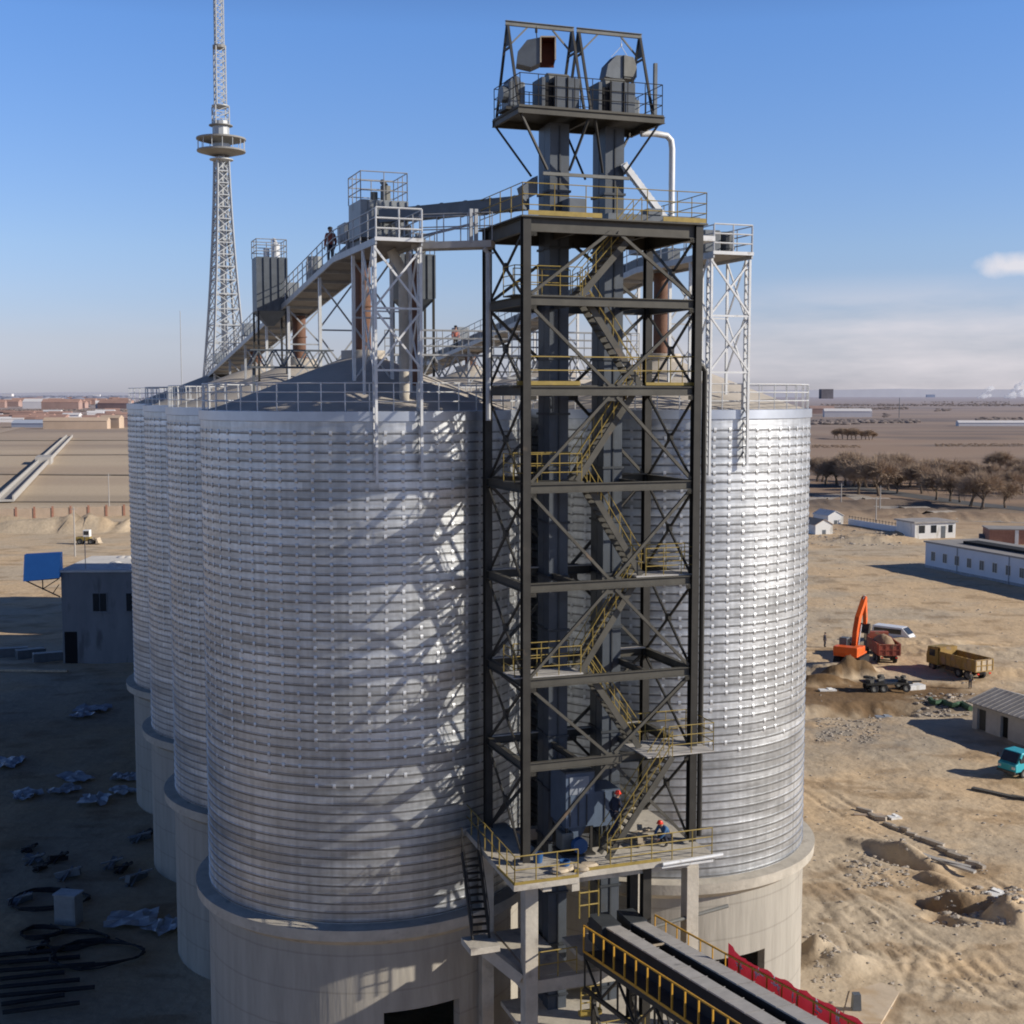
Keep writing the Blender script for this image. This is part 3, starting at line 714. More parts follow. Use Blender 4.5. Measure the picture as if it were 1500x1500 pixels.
# floors: partial gratings, landings, yellow guard rails, flights
ups = {1: ('L', 2.9, 5.6), 2: ('R', 2.7, 4.9), 3: ('L', 2.4, 4.8), 4: ('R', 2.6, 4.9), 5: ('L', 2.2, 4.7), 6: ('R', 2.5, 4.8), 7: ('L', 2.3, 4.8)}
for k in range(1, 8):
    z = LV[k]
    mb = MB()
    if k == 7:
        mb.bb(-0.25, TW + 0.3, -0.25, TD + 0.4, z + 0.004, z + 0.06)
    elif k == 5:
        mb.bb(-0.6, TW + 0.1, 0.1, 1.15, z + 0.004, z + 0.05); mb.bb(0.1, TW, 3.85, TD, z + 0.004, z + 0.05); mb.bb(5.6, TW, 1.17, 3.8, z + 0.004, z + 0.05)
    elif k % 2 == 0:
        mb.bb(-0.4, 2.4, 0.12, 1.35, z + 0.004, z + 0.05); mb.bb(0.1, TW - 0.1, 4.05, TD - 0.05, z + 0.004, z + 0.05)
    else:
        mb.bb(4.6, TW + 0.3, 0.12, 1.35, z + 0.004, z + 0.05); mb.bb(0.1, TW - 0.1, 4.05, TD - 0.05, z + 0.004, z + 0.05)
        if k == 1: mb.bb(4.6, TW + 0.45, -1.0, 0.10, z + 0.004, z + 0.05)
    mb.build('floor_plate', M['cover'] if k in (1, 2, 3) else M['beam_steel'], tower)
    mb = MB()
    if k == 7:
        railing(mb, [(-0.2, TD + 0.3, z + 0.06), (-0.2, -0.2, z + 0.06), (TW + 0.25, -0.2, z + 0.06), (TW + 0.25, TD + 0.3, z + 0.06)], 1.15, 1.15, (1.15, 0.75, 0.38))
        mb.bb(0.0, 2.9, -0.27, -0.24, z + 0.07, z + 0.24); mb.bb(5.4, TW + 0.2, -0.27, -0.24, z + 0.07, z + 0.24)
    elif k == 5:
        railing(mb, [(4.9, 0.1, z + 0.05), (TW, 0.1, z + 0.05), (TW, TD, z + 0.05), (0.1, TD, z + 0.05)], 1.1, 1.1, (1.1, 0.55))
        mb.bb(-0.3, 2.2, 0.06, 0.09, z + 0.05, z + 0.2); mb.bb(4.9, TW, 0.06, 0.09, z + 0.05, z + 0.16); mb.bar((0.1, .1, z + .6), (4.9, .1, z + .6), .04); mb.bar((0.1, .1, z + 1.1), (4.9, .1, z + 1.1), .04)
    elif k % 2 == 0:
        railing(mb, [(-0.38, 1.35, z + 0.05), (-0.38, 0.14, z + 0.05), (2.3, 0.14, z + 0.05)], 1.05, 0.9, (1.05, 0.7, 0.36))
        railing(mb, [(0.0, 1.33, z + 0.05), (2.3, 1.33, z + 0.05)], 1.05, 1.1, (1.05, 0.55))
    elif k == 1:
        railing(mb, [(5.5, -0.98, z + 0.05), (TW + 0.42, -0.98, z + 0.05), (TW + 0.42, 1.33, z + 0.05), (4.7, 1.33, z + 0.05)], 1.1, 0.9, (1.1, 0.73, 0.37))
    else:
        railing(mb, [(4.8, 1.33, z + 0.05), (TW + 0.28, 1.33, z + 0.05), (TW + 0.28, 0.14, z + 0.05), (5.0, 0.14, z + 0.05)], 1.05, 0.9, (1.05, 0.7, 0.36))
    mb.build('guard_rail', M['yellow'], tower)
    side, xa, xb = ups[k]
    zl = LV[k - 1] + (0.05 if k > 1 else 0.0)
    y = 0.72 if k > 1 else -0.72
    if side == 'L': stair(tower, (xa, y, zl), (xb, y, z), 0.75, (0, 1, 0), M['beam_steel'], M['yellow'])
    else: stair(tower, (xb, y, zl), (xa, y, z), 0.75, (0, 1, 0), M['beam_steel'], M['yellow'])

def TP(x, y, z):          # tower frame -> world
    p = TF + U * x + V * y; p.z = z; return p

# ------------------------------------------------------------------ bucket elevators
HP = 40.72                # head platform level
HX, HY = 0.36, 0.9
def make_elevator():
    t = thing('bucket_elevator', 'x', 'bucket elevator', TP(2.43, 0, 0), ROT)
    for y, nm, wx, wy in ((3.05, 'casing_leg', 0.80, 0.60), (3.88, 'casing_leg', 0.64, 0.60)):
        mb = MB()
        mb.bb(-wx / 2, wx / 2, y - wy / 2, y + wy / 2, 2.0, HP - 0.3)
        z = 3.4
        while z < HP - 1:
            mb.mi = 1; mb.bb(-wx / 2 - 0.06, wx / 2 + 0.06, y - wy / 2 - 0.06, y + wy / 2 + 0.06, z, z + 0.09); mb.mi = 0; z += 2.15
        mb.mi = 1; mb.bb(-0.025, 0.035, y - wy / 2 - 0.045, y - wy / 2 - 0.001, 2.2, HP - 0.4); mb.mi = 0
        o = mb.build(nm, [M['trunk'], M['trunk_dark']], t)
    mb = MB(); mb.bb(-0.75, 0.75, 2.0, 4.3, 0.2, 2.0); mb.build('boot', M['trunk_dark'], t, bevel=0.03)
    # head casing on the platform
    mb = MB(); x0, x1 = -0.58, 0.44
    mb.bb(x0, x1, 1.85, 2.85, HP + 0.02, HP + 1.22)
    mb.mi = 1; mb.bb(x0 + 0.50, x0 + 0.55, 1.80, 1.849, HP + 0.02, HP + 1.22); mb.bb(x0 - 0.02, x0 + 0.02, 1.82, 1.849, HP + 0.02, HP + 1.22)
    mb.bb(x0 - 0.34, x0 - 0.03, 1.95, 2.8, HP + 0.12, HP + 1.0)
    mb.mi = 0; mb.bb(x0 - 0.50, x0 - 0.36, 1.9, 2.9, HP + 0.02, HP + 1.18)
    o = mb.build('head_casing', [M['trunk'], M['dark']], t, bevel=0.015)
    mb = MB(); mb.lathe([(0.0, 0), (0.33, 0), (0.33, 0.85), (0.0, 0.85)], 18, 0, 2 * math.pi)
    c = mb.build('drum_cover', M['hood'], o, smooth=True, loc=(x0 - 0.12, 2.4, HP + 1.12)); c.rotation_euler = (0, R(90), 0)
    return t
el = make_elevator()
tag(el, 'left of the two blue grey bucket elevators rising through the dark tower', 'bucket elevator', 'twin bucket elevators in the tower')
el2 = dup(el, TP(4.76, 0, 0), ROT, 'right of the two blue grey bucket elevators, white spout leaving its side')
# head platform
hp = thing('service_platform', 'high dark steel platform carrying both elevator heads above the tower', 'platform', TP(HX, HY, 0), ROT)
mb = MB(); mb.bb(-0.1, 5.85, 0.5, 3.5, HP - 0.06, HP)
mb.build('deck', M['beam_steel'], hp)
mb = MB()
for y in (0.55, 3.45): mb.ibeam((-0.12, y, HP - 0.19), (5.9, y, HP - 0.19), 0.14, 0.25, 0.02)
for x in (-0.05, 2.9, 5.8): mb.ibeam((x, 0.6, HP - 0.2), (x, 3.4, HP - 0.2), 0.12, 0.24, 0.02)
mb.build('deck_frame', M['beam_steel'], hp)
for (x, y, xx, yy) in ((0.0, 0.6, 1.3, 1.2), (0.0, 3.4, 1.3, 2.9), (5.7, 0.6, 4.5, 1.2), (5.7, 3.4, 4.5, 2.9), (2.75, 0.6, 2.2, 1.2), (2.9, 3.4, 2.2, 2.9), (3.0, 0.6, 3.6, 1.2), (2.95, 3.4, 3.6, 2.9)):
    mb = MB(); mb.bar((x, y, HP - 0.3), (xx, yy, HP - 2.2), 0.08, 0.08); mb.build('knee_brace', M['dark_steel'], hp)
mb = MB(); mb.bb(1.1, 4.7, 1.10, 1.20, HP - 2.42, HP - 2.3); mb.build('tie_beam', M['hood'], hp)
mb = MB(); railing(mb, [(-0.05, 0.55, HP), (5.8, 0.55, HP), (5.8, 3.45, HP), (-0.05, 3.45, HP)], 1.15, 0.75, (1.15, 0.75, 0.38), 0.018, closed=True)
mb.build('guard_rail', M['dark_steel'], hp)
# drive units beside each head
for nm, x, lab in (('drive_unit', 0.15, 'dark geared motor on the head platform under the open red hood'), ('drive_unit', 5.05, 'small geared motor at the right end of the head platform')):
    t = thing(nm, lab, 'motor', TP(x + HX, 1.9 + HY, HP), ROT, 'elevator drive units')
    s = 0.85 if x < 1 else 0.6
    mb = MB(); mb.bb(-0.35 * s, 0.45 * s, -0.4, 0.5, 0.12 * s, 1.25 * s); mb.build('gearbox', M['slate_box'], t, bevel=0.08)
    mb = MB(); mb.tube((0, -0.35, 1.25 * s), (0, 0.45, 1.25 * s), 0.25 * s, 12); mb.build('motor_body', M['blue_machine'], t)
    mb = MB(); mb.tube((-0.6 * s, -0.1, 0.7 * s), (-0.35 * s, -0.1, 0.7 * s), 0.36 * s, 14); mb.build('flywheel', M['slate_box'], t)
    mb = MB(); mb.bb(-0.5 * s, 0.55 * s, -0.45, 0.55, 0.0, 0.11 * s); mb.build('base_frame', M['dark_steel'], t)
# gantries with chains, and the hoods that hang from them
def gantry(x0, x1, lab):
    t = thing('hoist_gantry', lab, 'gantry', TP(x0 + HX, 2.0 + HY, HP), ROT, 'hoist frames over the elevator heads')
    L_ = x1 - x0; zt = 3.3
    mb = MB(); mb.ibeam((-0.08, 0, zt), (L_ + 0.08, 0, zt), 0.12, 0.18, 0.02); mb.build('top_beam', M['hood'], t)
    for x in (0, L_):
        mb = MB()
        for s in (-1, 1): mb.bar((x, s * 1.25, 0), (x, s * 0.05, zt - 0.1), 0.09, 0.09)
        mb.bar((x, -0.42, 2.35), (x, 0.42, 2.35), 0.07); mb.prism([(-0.2, zt - 0.85), (0.2, zt - 0.85), (0.05, zt - 0.12), (-0.05, zt - 0.12)], x - 0.012, x + 0.012, 'YZ')
        mb.build('leg_frame', M['dark_steel'], t)
    for x, s in ((0.05, 1), (L_ - 0.05, -1)):
        mb = MB(); mb.bar((x, 0, zt - 0.85), (x + s * 0.75, 0, zt - 0.1), 0.06, 0.06); mb.build('knee_brace', M['hood'], t)
    return t
gantry(-0.02, 2.62, 'left hoist frame of dark steel, an open red-lined hood hung from it')
gantry(2.90, 5.50, 'right hoist frame of dark steel, a closed grey hood hung from it')
def hood_poly(): return [(0, 0.0), (0, 0.55), (0.42, 1.05), (0.95, 1.12), (1.0, 1.12), (1.0, 0.0)]
t = thing('elevator_hood', 'dark hood hanging from the left gantry, open end showing red oxide inside', 'hood', TP(0.38 + HX, 2.0 + HY, HP + 1.72), R(2), 'hanging elevator hoods')
mb = MB(); P_ = [(-0.05, 0.0), (0.0, 0.45), (0.35, 0.88), (0.85, 0.98), (0.85, 0.04), (0.5, -0.12)]
mb.prism(P_, -0.45, 0.35, 'XZ'); mb.build('hood_shell', M['slate_box'], t)
mb = MB()
# open box end turned to the right-front: four plates, lined with red oxide
x0, x1, y0, y1, z0, z1 = 0.862, 1.42, -0.45, 0.35, 0.05, 1.0
mb.bb(x0, x1, y1 - 0.03, y1, z0, z1); mb.bb(x0, x1, y0, y1 - 0.032, z1 - 0.03, z1); mb.bb(x0, x0 + 0.03, y0 + 0.002, y1 - 0.032, z0, z1 - 0.032)
mb.bb(x1 - 0.03, x1, y0 + 0.002, y1 - 0.032, z0 + 0.1, z1 - 0.032)
mb.build('open_end', M['oxide'], t)
mb = MB(); mb.bar((x0, y0 - 0.01, z0), (x0, y0 - 0.01, z1), 0.05); mb.bar((x0, y0 - 0.01, z1), (x1, y0 - 0.01, z1 + 0.002), 0.05); mb.bar((x1, y0 - 0.01, z1), (x1, y0 - 0.01, z0 + 0.1), 0.05)
mb.build('rim', M['grain_debris'], t)
mb = MB(); mb.tube((0.75, 0, 1.0), (0.72, 0, 1.30), 0.02, 5); mb.tube((0.72, 0, 1.26), (0.72, 0, 1.42), 0.05, 6); mb.tube((0.72, 0, 1.42), (0.72, 0, 1.50), 0.014, 5); mb.build('chain', M['dark_steel'], t)
t = thing('elevator_hood', 'closed grey hood hanging by a sling from the right gantry', 'hood', TP(4.28 + HX, 2.0 + HY, HP + 1.62), ROT, 'hanging elevator hoods'); t.scale = (.70, .8, .78)
mb = MB(); mb.prism([(-0.5, -0.05), (-0.35, 0.55), (0.15, 1.02), (0.55, 1.05), (0.55, -0.1), (0.0, -0.1)], -0.35, 0.45, 'XZ')
mb.build('hood_shell', M['slate_box'], t)
mb = MB(); mb.prism([(0.553, 0.0), (0.553, 1.05), (1.15, 0.98), (1.35, 0.5), (1.35, 0.0)], -0.45, 0.55, 'XZ')
mb.prism([(0.60, -0.09), (0.60, -0.002), (1.30, -0.002), (1.30, -0.09)], -0.40, 0.50, 'XZ')
mb.build('end_cover', M['hood'], t, bevel=0.02)
mb = MB()
for x in (0.0, 1.1): mb.tube((x, 0, 1.0), (0.62, 0, 1.58), 0.016, 5)
mb.tube((0.62, 0, 1.56), (0.62, 0, 1.70), 0.05, 6); mb.tube((0.62, 0, 1.70), (0.62, 0, 2.02), 0.016, 5); mb.build('sling', M['white_steel'], t)
# stub pole
mb = MB(); mb.bb(5.55, 5.68, 0.75, 0.88, HP + 0.02, HP + 2.0); tag(mb.build('stub_post', M['slate_box'], None), 'short grey post at the right end of the head platform', 'post')
o = bpy.data.objects['stub_post']; o.location = TP(HX, HY, 0); o.rotation_euler = (0, 0, ROT)
# white ducts
mb = MB(); mb.pipe([TP(5.96, 2.9, HP - 0.44), TP(6.6, 2.9, HP - 0.40), TP(7.1, 2.9, HP - 0.45), TP(7.28, 2.9, HP - 0.62), TP(7.33, 2.9, HP - 0.95), TP(7.33, 2.9, 36.47)], 0.125, 10)
tag(mb.build('dust_pipe', M['white_steel'], smooth=True), 'white vertical pipe with an elbow dropping from the head platform on the right', 'pipe')
mb = MB(); mb.bar(TP(5.05, 2.55, HP - 1.75), TP(7.1, 2.55, 36.7), 0.26, 0.22)
for i in range(14):
    p = TP(5.05, 2.55, HP - 1.75).lerp(TP(7.1, 2.55, 36.7), (i + 0.5) / 14); mb.box(p, (0.30, 0.05, 0.30), ROT, 0, R(61))
tag(mb.build('grain_spout', M['white_steel']), 'white slanting spout from the right elevator down to the tower top', 'spout')
mb = MB(); mb.prism([(-0.15, 0), (0.35, 0.25), (0.35, 0.95), (-0.3, 0.5)], -0.3, 0.3); o = mb.build('chute_box', M['slate_box'], None)
o.location = TP(1.35, 3.5, HP - 3.2); o.rotation_euler = (0, 0, ROT); tag(o, 'small slanted chute box on the left side of the left elevator', 'chute')
# long dark pipe pair down the right-hand column
t = thing('dust_pipe', 'pair of dark pipes with a bent top running down the right tower column', 'pipe', TF, ROT)
for dx, zt in ((0.0, 30.6), (0.26, 30.9)):
    mb = MB(); x = TW + 0.27 + dx
    mb.pipe([(x - 0.25, 0.3, zt + 0.22), (x - 0.12, 0.3, zt + 0.2), (x, 0.3, zt), (x, 0.3, 12.45)], 0.11, 8); mb.build('pipe_run', M['dark_steel'], t, smooth=True)
# ------------------------------------------------------------------ people
def person(label, loc, rz, pose='stand', top='navy', legs='drab', hat=None, group=None, s=1.0):
    """one skinned body; clothing and headgear are children. x = forward"""
    t = thing('person', label, 'person', loc, rz, group)
    J = {}
    if pose == 'stand':
        J = dict(pel=(0, 0, .95), wai=(0, 0, 1.10), che=(0, 0, 1.32), nec=(0.0, 0, 1.50), hea=(0.03, 0, 1.62), top=(0.02, 0, 1.72))
        for k, s_ in (('L', 1), ('R', -1)):
            J['hip' + k] = (0, .09 * s_, .90); J['kne' + k] = (0.03, .10 * s_, .50); J['ank' + k] = (-0.02, .10 * s_, .08); J['toe' + k] = (.17, .11 * s_, .03)
            J['sho' + k] = (0, .19 * s_, 1.42); J['elb' + k] = (-.03, .25 * s_, 1.13); J['wri' + k] = (.08, .24 * s_, .89); J['pal' + k] = (.11, .23 * s_, .82)
    elif pose == 'walk':
        J = dict(pel=(0, 0, .93), wai=(.02, 0, 1.09), che=(.06, 0, 1.31), nec=(.09, 0, 1.49), hea=(.13, 0, 1.60), top=(.13, 0, 1.70))
        for k, s_ in (('L', 1), ('R', -1)):
            f = s_
            J['hip' + k] = (0, .09 * s_, .88); J['kne' + k] = (.16 if f > 0 else .02, .10 * s_, .52); J['ank' + k] = (.20 if f > 0 else -.26, .10 * s_, .09); J['toe' + k] = (.38 if f > 0 else -.10, .11 * s_, .04)
            J['sho' + k] = (.06, .19 * s_, 1.41); J['elb' + k] = (-.08 if f > 0 else .16, .25 * s_, 1.15); J['wri' + k] = (.02 if f > 0 else .38, .22 * s_, .98); J['pal' + k] = (.06 if f > 0 else .45, .21 * s_, .96)
    else:   # crouch
        J = dict(pel=(-.10, 0, .36), wai=(-.02, 0, .50), che=(.12, 0, .68), nec=(.24, 0, .82), hea=(.32, 0, .90), top=(.36, 0, 1.0))
        for k, s_ in (('L', 1), ('R', -1)):
            J['hip' + k] = (-.08, .10 * s_, .34); J['kne' + k] = (.28, .17 * s_, .48); J['ank' + k] = (.05, .15 * s_, .08); J['toe' + k] = (.24, .17 * s_, .03)
            J['sho' + k] = (.18, .19 * s_, .76); J['elb' + k] = (.34, .22 * s_, .54); J['wri' + k] = (.50, .12 * s_, .38); J['pal' + k] = (.56, .10 * s_, .34)
    def skin(name, chain, rad, m, parent):
        names = []
        for a, b in chain:
            for q in (a, b):
                if q not in names: names.append(q)
        me = bpy.data.meshes.new(name); me.from_pydata([J[q] for q in names], [(names.index(a), names.index(b)) for a, b in chain], [])
        o = bpy.data.objects.new(name, me); col.objects.link(o)
        o.modifiers.new('s', 'SKIN'); sv = me.skin_vertices[0].data
        for i, q in enumerate(names):
            r = rad(q); sv[i].radius = (r, r) if not isinstance(r, tuple) else r
        sv[0].use_root = True
        su = o.modifiers.new('u', 'SUBSURF'); su.levels = 1; su.render_levels = 1
        dg = bpy.context.evaluated_depsgraph_get(); ev = bpy.data.meshes.new_from_object(o.evaluated_get(dg))
        bpy.data.objects.remove(o)
        ev.materials.clear(); ev.materials.append(m); ev.name = name
        ev.polygons.foreach_set('use_smooth', [True] * len(ev.polygons))
        o = bpy.data.objects.new(name, ev); col.objects.link(o); o.parent = parent
        return o
    # fingers
    hands = []
    for k, s_ in (('L', 1), ('R', -1)):
        w_, p_ = Vector(J['wri' + k]), Vector(J['pal' + k]); d = (p_ - w_).normalized(); sd_ = Vector((1, 0, 0)) if abs(d.x) < .8 else Vector((0, 1, 0))
        for i, ln in enumerate((.075, .085, .08, .06)):
            o_ = sd_ * (0.030 - 0.02 * i)
            J[f'f{k}{i}a'] = tuple(p_ + o_ + d * .015); J[f'f{k}{i}b'] = tuple(p_ + o_ + d * (ln * .6)); J[f'f{k}{i}c'] = tuple(p_ + o_ + d * ln + Vector((0, -.02 * s_, -.004)))
            hands += [('pal' + k, f'f{k}{i}a'), (f'f{k}{i}a', f'f{k}{i}b'), (f'f{k}{i}b', f'f{k}{i}c')]
        J[f't{k}a'] = tuple(w_ + d * .03 + sd_ * .04); J[f't{k}b'] = tuple(w_ + d * .075 + sd_ * .052)
        hands += [('wri' + k, f't{k}a'), (f't{k}a', f't{k}b')]
    body = [('pel', 'wai'), ('wai', 'che'), ('che', 'nec'), ('nec', 'hea'), ('hea', 'top')]
    for k in 'LR':
        body += [('pel', 'hip' + k), ('hip' + k, 'kne' + k), ('kne' + k, 'ank' + k), ('ank' + k, 'toe' + k), ('che', 'sho' + k), ('sho' + k, 'elb' + k), ('elb' + k, 'wri' + k), ('wri' + k, 'pal' + k)]
    RB = dict(pel=.12, wai=.11, che=.125, nec=.055, hea=.088, top=.075, hip=.075, kne=.052, ank=.038, toe=.032, sho=.058, elb=.04, wri=.028, pal=.034)
    rb = lambda q: RB.get(q[:3], .010)
    o = skin('body', body + hands, rb, M['skin'], t)
    jk = [('pel', 'wai'), ('wai', 'che'), ('che', 'nec')]
    for k in 'LR': jk += [('che', 'sho' + k), ('sho' + k, 'elb' + k), ('elb' + k, 'wri' + k)]
    skin('jacket', jk, lambda q: dict(pel=.155, wai=.15, che=.165, nec=.07, sho=.085, elb=.066, wri=.05).get(q[:3]), M[top], t)
    tr = []
    for k in 'LR': tr += [('pel', 'hip' + k), ('hip' + k, 'kne' + k), ('kne' + k, 'ank' + k)]
    skin('trousers', tr, lambda q: dict(pel=.14, hip=.10, kne=.078, ank=.062).get(q[:3]), M[legs], t)
    for k in 'LR': skin('boot', [('ank' + k, 'toe' + k)], lambda q: dict(ank=.055, toe=.045).get(q[:3]), M['black'], t)
    h = Vector(J['hea']); tp = Vector(J['top']); ax = (tp - h).normalized()
    mb = MB(); mb.lathe([(0.115, 0.0), (0.112, 0.05), (0.085, 0.10), (0.0, 0.125)], 12)
    if hat: mb.lathe([(0.112, 0.005), (0.15, -0.005)], 12)
    c = mb.build('helmet' if hat else 'hair', M[hat] if hat else M['black'], t, smooth=True, loc=h + ax * 0.045)
    # face: nose, eyes, mouth, ears
    mb = MB(); f = h + Vector((.085, 0, -.0)); mb.box(f, (.03, .022, .04)); mb.build('nose', M['skin'], t)
    mb = MB()
    mb.box(h + Vector((.080, .032, .018)), (.012, .022, .010)); tag(mb.build('eye', M['dark'], t))
    mb = MB(); mb.box(h + Vector((.080, -.032, .018)), (.012, .022, .010)); mb.build('eye', M['dark'], t)
    mb = MB(); mb.box(h + Vector((.080, 0, -.042)), (.012, .045, .010)); mb.build('mouth', M['oxide'], t)
    for s_ in (-1, 1):
        mb = MB(); mb.box(h + Vector((0, .09 * s_, 0)), (.03, .016, .05)); mb.build('ear', M['skin'], t)
    t.scale = (s, s, s)
    return t

# ------------------------------------------------------------------ roof galleries over both silo rows
def gz_(v): return 35.78 - 0.103 * max(v, 0)
def gallery(i, lab):
    t = thing('conveyor_gallery', lab, 'gallery', P0 + U * (PITCHS * i - .36), ROT, 'sloping roof galleries over the silo rows')
    hw = 0.90; v0, v1 = -7.4, 44.5
    z0, z1 = gz_(v0), gz_(v1)
    mb = MB()
    mb.bar((0, v0, z0 + 0.05), (0, 0, gz_(0) + 0.05), hw * 2, 0.10); mb.bar((0, 0, gz_(0) + 0.05), (0, v1, z1 + 0.05), hw * 2, 0.10)
    mb.build('deck', M['deck'], t)
    mb = MB()
    for x in (-hw, hw):
        mb.bar((x, v0, z0), (x, 0, gz_(0)), 0.07, 0.26); mb.bar((x, 0, gz_(0)), (x, v1, z1), 0.07, 0.26)
    v = 0
    while v < v1:
        mb.bar((-hw + .04, v, gz_(v) - 0.06), (hw - .04, v, gz_(v) - 0.06), 0.08, 0.14); v += 2.4
    mb.build('edge_beam', M['grey_rail'], t)
    for x in (-hw, hw):
        mb = MB(); v = -7.3
        pts = [(x, -7.35, gz_(-7) + 0.1), (x, 0, gz_(0) + 0.1), (x, v1, gz_(v1) + 0.1)]
        railing(mb, pts, 1.12, 1.15, (1.12, 0.78, 0.42), 0.026)
        mb.build('guard_rail', M['grey_rail'], t)
    mb = MB(); mb.mi = 0
    mb.bar((0.25, -1.5, gz_(0) + 0.62), (0.25, 0, gz_(0) + 0.62), 0.62, 0.55); mb.bar((0.25, 0, gz_(0) + 0.62), (0.25, v1 - 0.5, gz_(v1 - 0.5) + 0.62), 0.62, 0.55)
    v = 0.6
    while v < v1 - 1:
        mb.bar((0.25, v, gz_(v) + 0.62), (0.25, v + 0.12, gz_(v + 0.12) + 0.62), 0.70, 0.63); v += 2.6
    mb.build('conveyor_casing', M['slate_box'], t)
    for k in range(4):
        mb = MB(); v = 14.35 * k; z = gz_(v)
        mb.bb(-0.15, 0.65, v + 1.2, v + 2.6, z + 0.95, z + 1.75); mb.build('outlet_gate', M['grey_box'], t, bevel=0.05)
    return t
gallery(0, 'left roof gallery sloping down across the left silo row, walkway with grey rails')
gallery(1, 'right roof gallery sloping away behind the dark tower over the right silo row')
# front platforms, white lattice trestles, legs, spouts
for i, (nm, sl) in enumerate((('left', 'white lattice trestle on the front wall of the nearest left silo'), ('right', 'white lattice trestle on the front wall of the sunlit right silo'))):
    root = thing('lattice_trestle', sl, 'trestle', P0 + U * (PITCHS * i - .36), ROT, 'white trestles carrying the gallery ends')
    hw = 0.90; zt = gz_(-7) - 0.15; zb = 26.6
    for x, z_ in ((-hw, zb), (hw, zb + 0.4)):
        mb = MB(); y = -7.22
        mb.bar((x, y, z_), (x, y, zt), 0.10, 0.10); mb.bar((x, y + 0.32, z_ + 0.3), (x, y + 0.32, zt), 0.10, 0.10)
        z = z_ + 0.3; s = 0
        while z < zt - 0.6:
            mb.bar((x, y + 0.05, z), (x, y + 0.28, z + 0.3), 0.05); mb.bar((x, y + 0.06, z + 0.5), (x, y + 0.28, z + 0.5), 0.05); z += 0.62
        mb.build('laced_leg', M['white_steel'], root)
    mb = MB(); y = -7.22
    zz = [zt, zt - 2.35, zt - 4.7]
    for a, b in zip(zz[:-1], zz[1:]):
        mb.bar((-hw, y - 0.03, a - 0.1), (hw, y - 0.03, b + 0.05), 0.075); mb.bar((hw, y + 0.05, a - 0.1), (-hw, y + 0.05, b + 0.05), 0.075)
        mb.bar((-hw, y, b), (hw, y, b), 0.08)
    mb.build('face_brace', M['white_steel'], root)
    mb = MB()
    for x in (-hw, hw):
        for a, b in zip(zz[:-1], zz[1:]):
            mb.bar((x, y + 0.34, a), (x, y + 1.9, b), 0.06); mb.bar((x, y + 1.9, a), (x, y + 0.34, b), 0.06)
        mb.bar((x, y + 1.9, zt), (x, y + 1.9, 30.0), 0.10)
    mb.bar((-hw, y + 1.9, zz[1]), (hw, y + 1.9, zz[1]), 0.06)
    mb.build('rear_leg', M['white_steel'], root)
    # front platform rail
    mb = MB(); z = gz_(-7) + 0.1
    railing(mb, [(-hw, -7.4, z), (hw, -7.4, z)], 1.15, 1.0, (1.15, 0.76, 0.38), 0.035)
    mb.bar((-hw - .05, -7.42, z - 0.02), (hw + .05, -7.42, z - 0.02), 0.06, 0.14)
    mb.build('end_rail', M['white_steel'], root)
    # legs under the gallery on each silo
    for k in range(4):
        if i == 1 and k == 3: continue
        for dv, nm in ((-3.2, 'near'), (3.4, 'far')):
            v = dv + 14.35 * k
            zr = 29.3 + 0.31 * (7 - abs(dv)) - .15
            lt = thing('gallery_support', ['grey lattice legs under the left roof gallery', 'grey lattice legs under the right roof gallery'][i], 'support', P0 + U * (PITCHS * i - .36) + V * v, ROT, ['left gallery supports', 'right gallery supports'][i])
            top = gz_(v) - 0.14
            for x in (-0.8, 0.8):
                mb = MB(); mb.bar((x, 0, zr - 0.2), (x, 0, top), 0.13, 0.13); mb.build('leg', M['white_steel' if k < 2 else 'grey_rail'], lt)
            mb = MB()
            h = top - zr
            n = 2 if h > 3.2 else 1
            for q in range(n):
                a, b = zr + 0.2 + h * q / n, zr + h * (q + 1) / n - 0.1
                mb.bar((-0.85, -0.02, a), (0.85, -0.02, b), 0.07); mb.bar((-0.85, 0.06, b), (0.85, 0.06, a), 0.07)
                mb.bar((-0.85, 0.0, a - 0.05), (0.85, 0.0, a - 0.05), 0.07)
            mb.build('lattice', M['grey_rail'], lt)
    for k in range(4):
        if i == 1 and k == 3: continue
        zt_ = gz_(14.35 * k) - 0.12
        sp = thing('grain_spout', ['rust brown spout dropping from the left gallery onto the apex of the nearest left silo', 'rust brown spout under the left gallery onto the second silo back', 'rust brown spout under the left gallery at the third silo back', 'short brown spout under the far end of the left gallery',
                                   'rust brown spout on the sunlit right silo apex seen behind the tower', 'brown spout under the right gallery on the silo behind the tower', 'brown spout far back under the right gallery between tower columns'][k + 4 * i], 'spout', PW(i, k, 0, 0, 31.9), ROT, 'rust brown silo spouts')
        h = zt_ - 31.9
        mb = MB(); mb.tube((0, 0, 0.0), (0, 0, h), 0.36, 16); mb.build('pipe', M['rust'], sp, smooth=True)
        mb = MB(); mb.tube((0, 0, 0.0), (0, 0, 0.08), 0.50, 16); mb.tube((0, 0, h * 0.5), (0, 0, h * 0.5 + 0.06), 0.42, 16); mb.build('flange', M['rust'], sp)
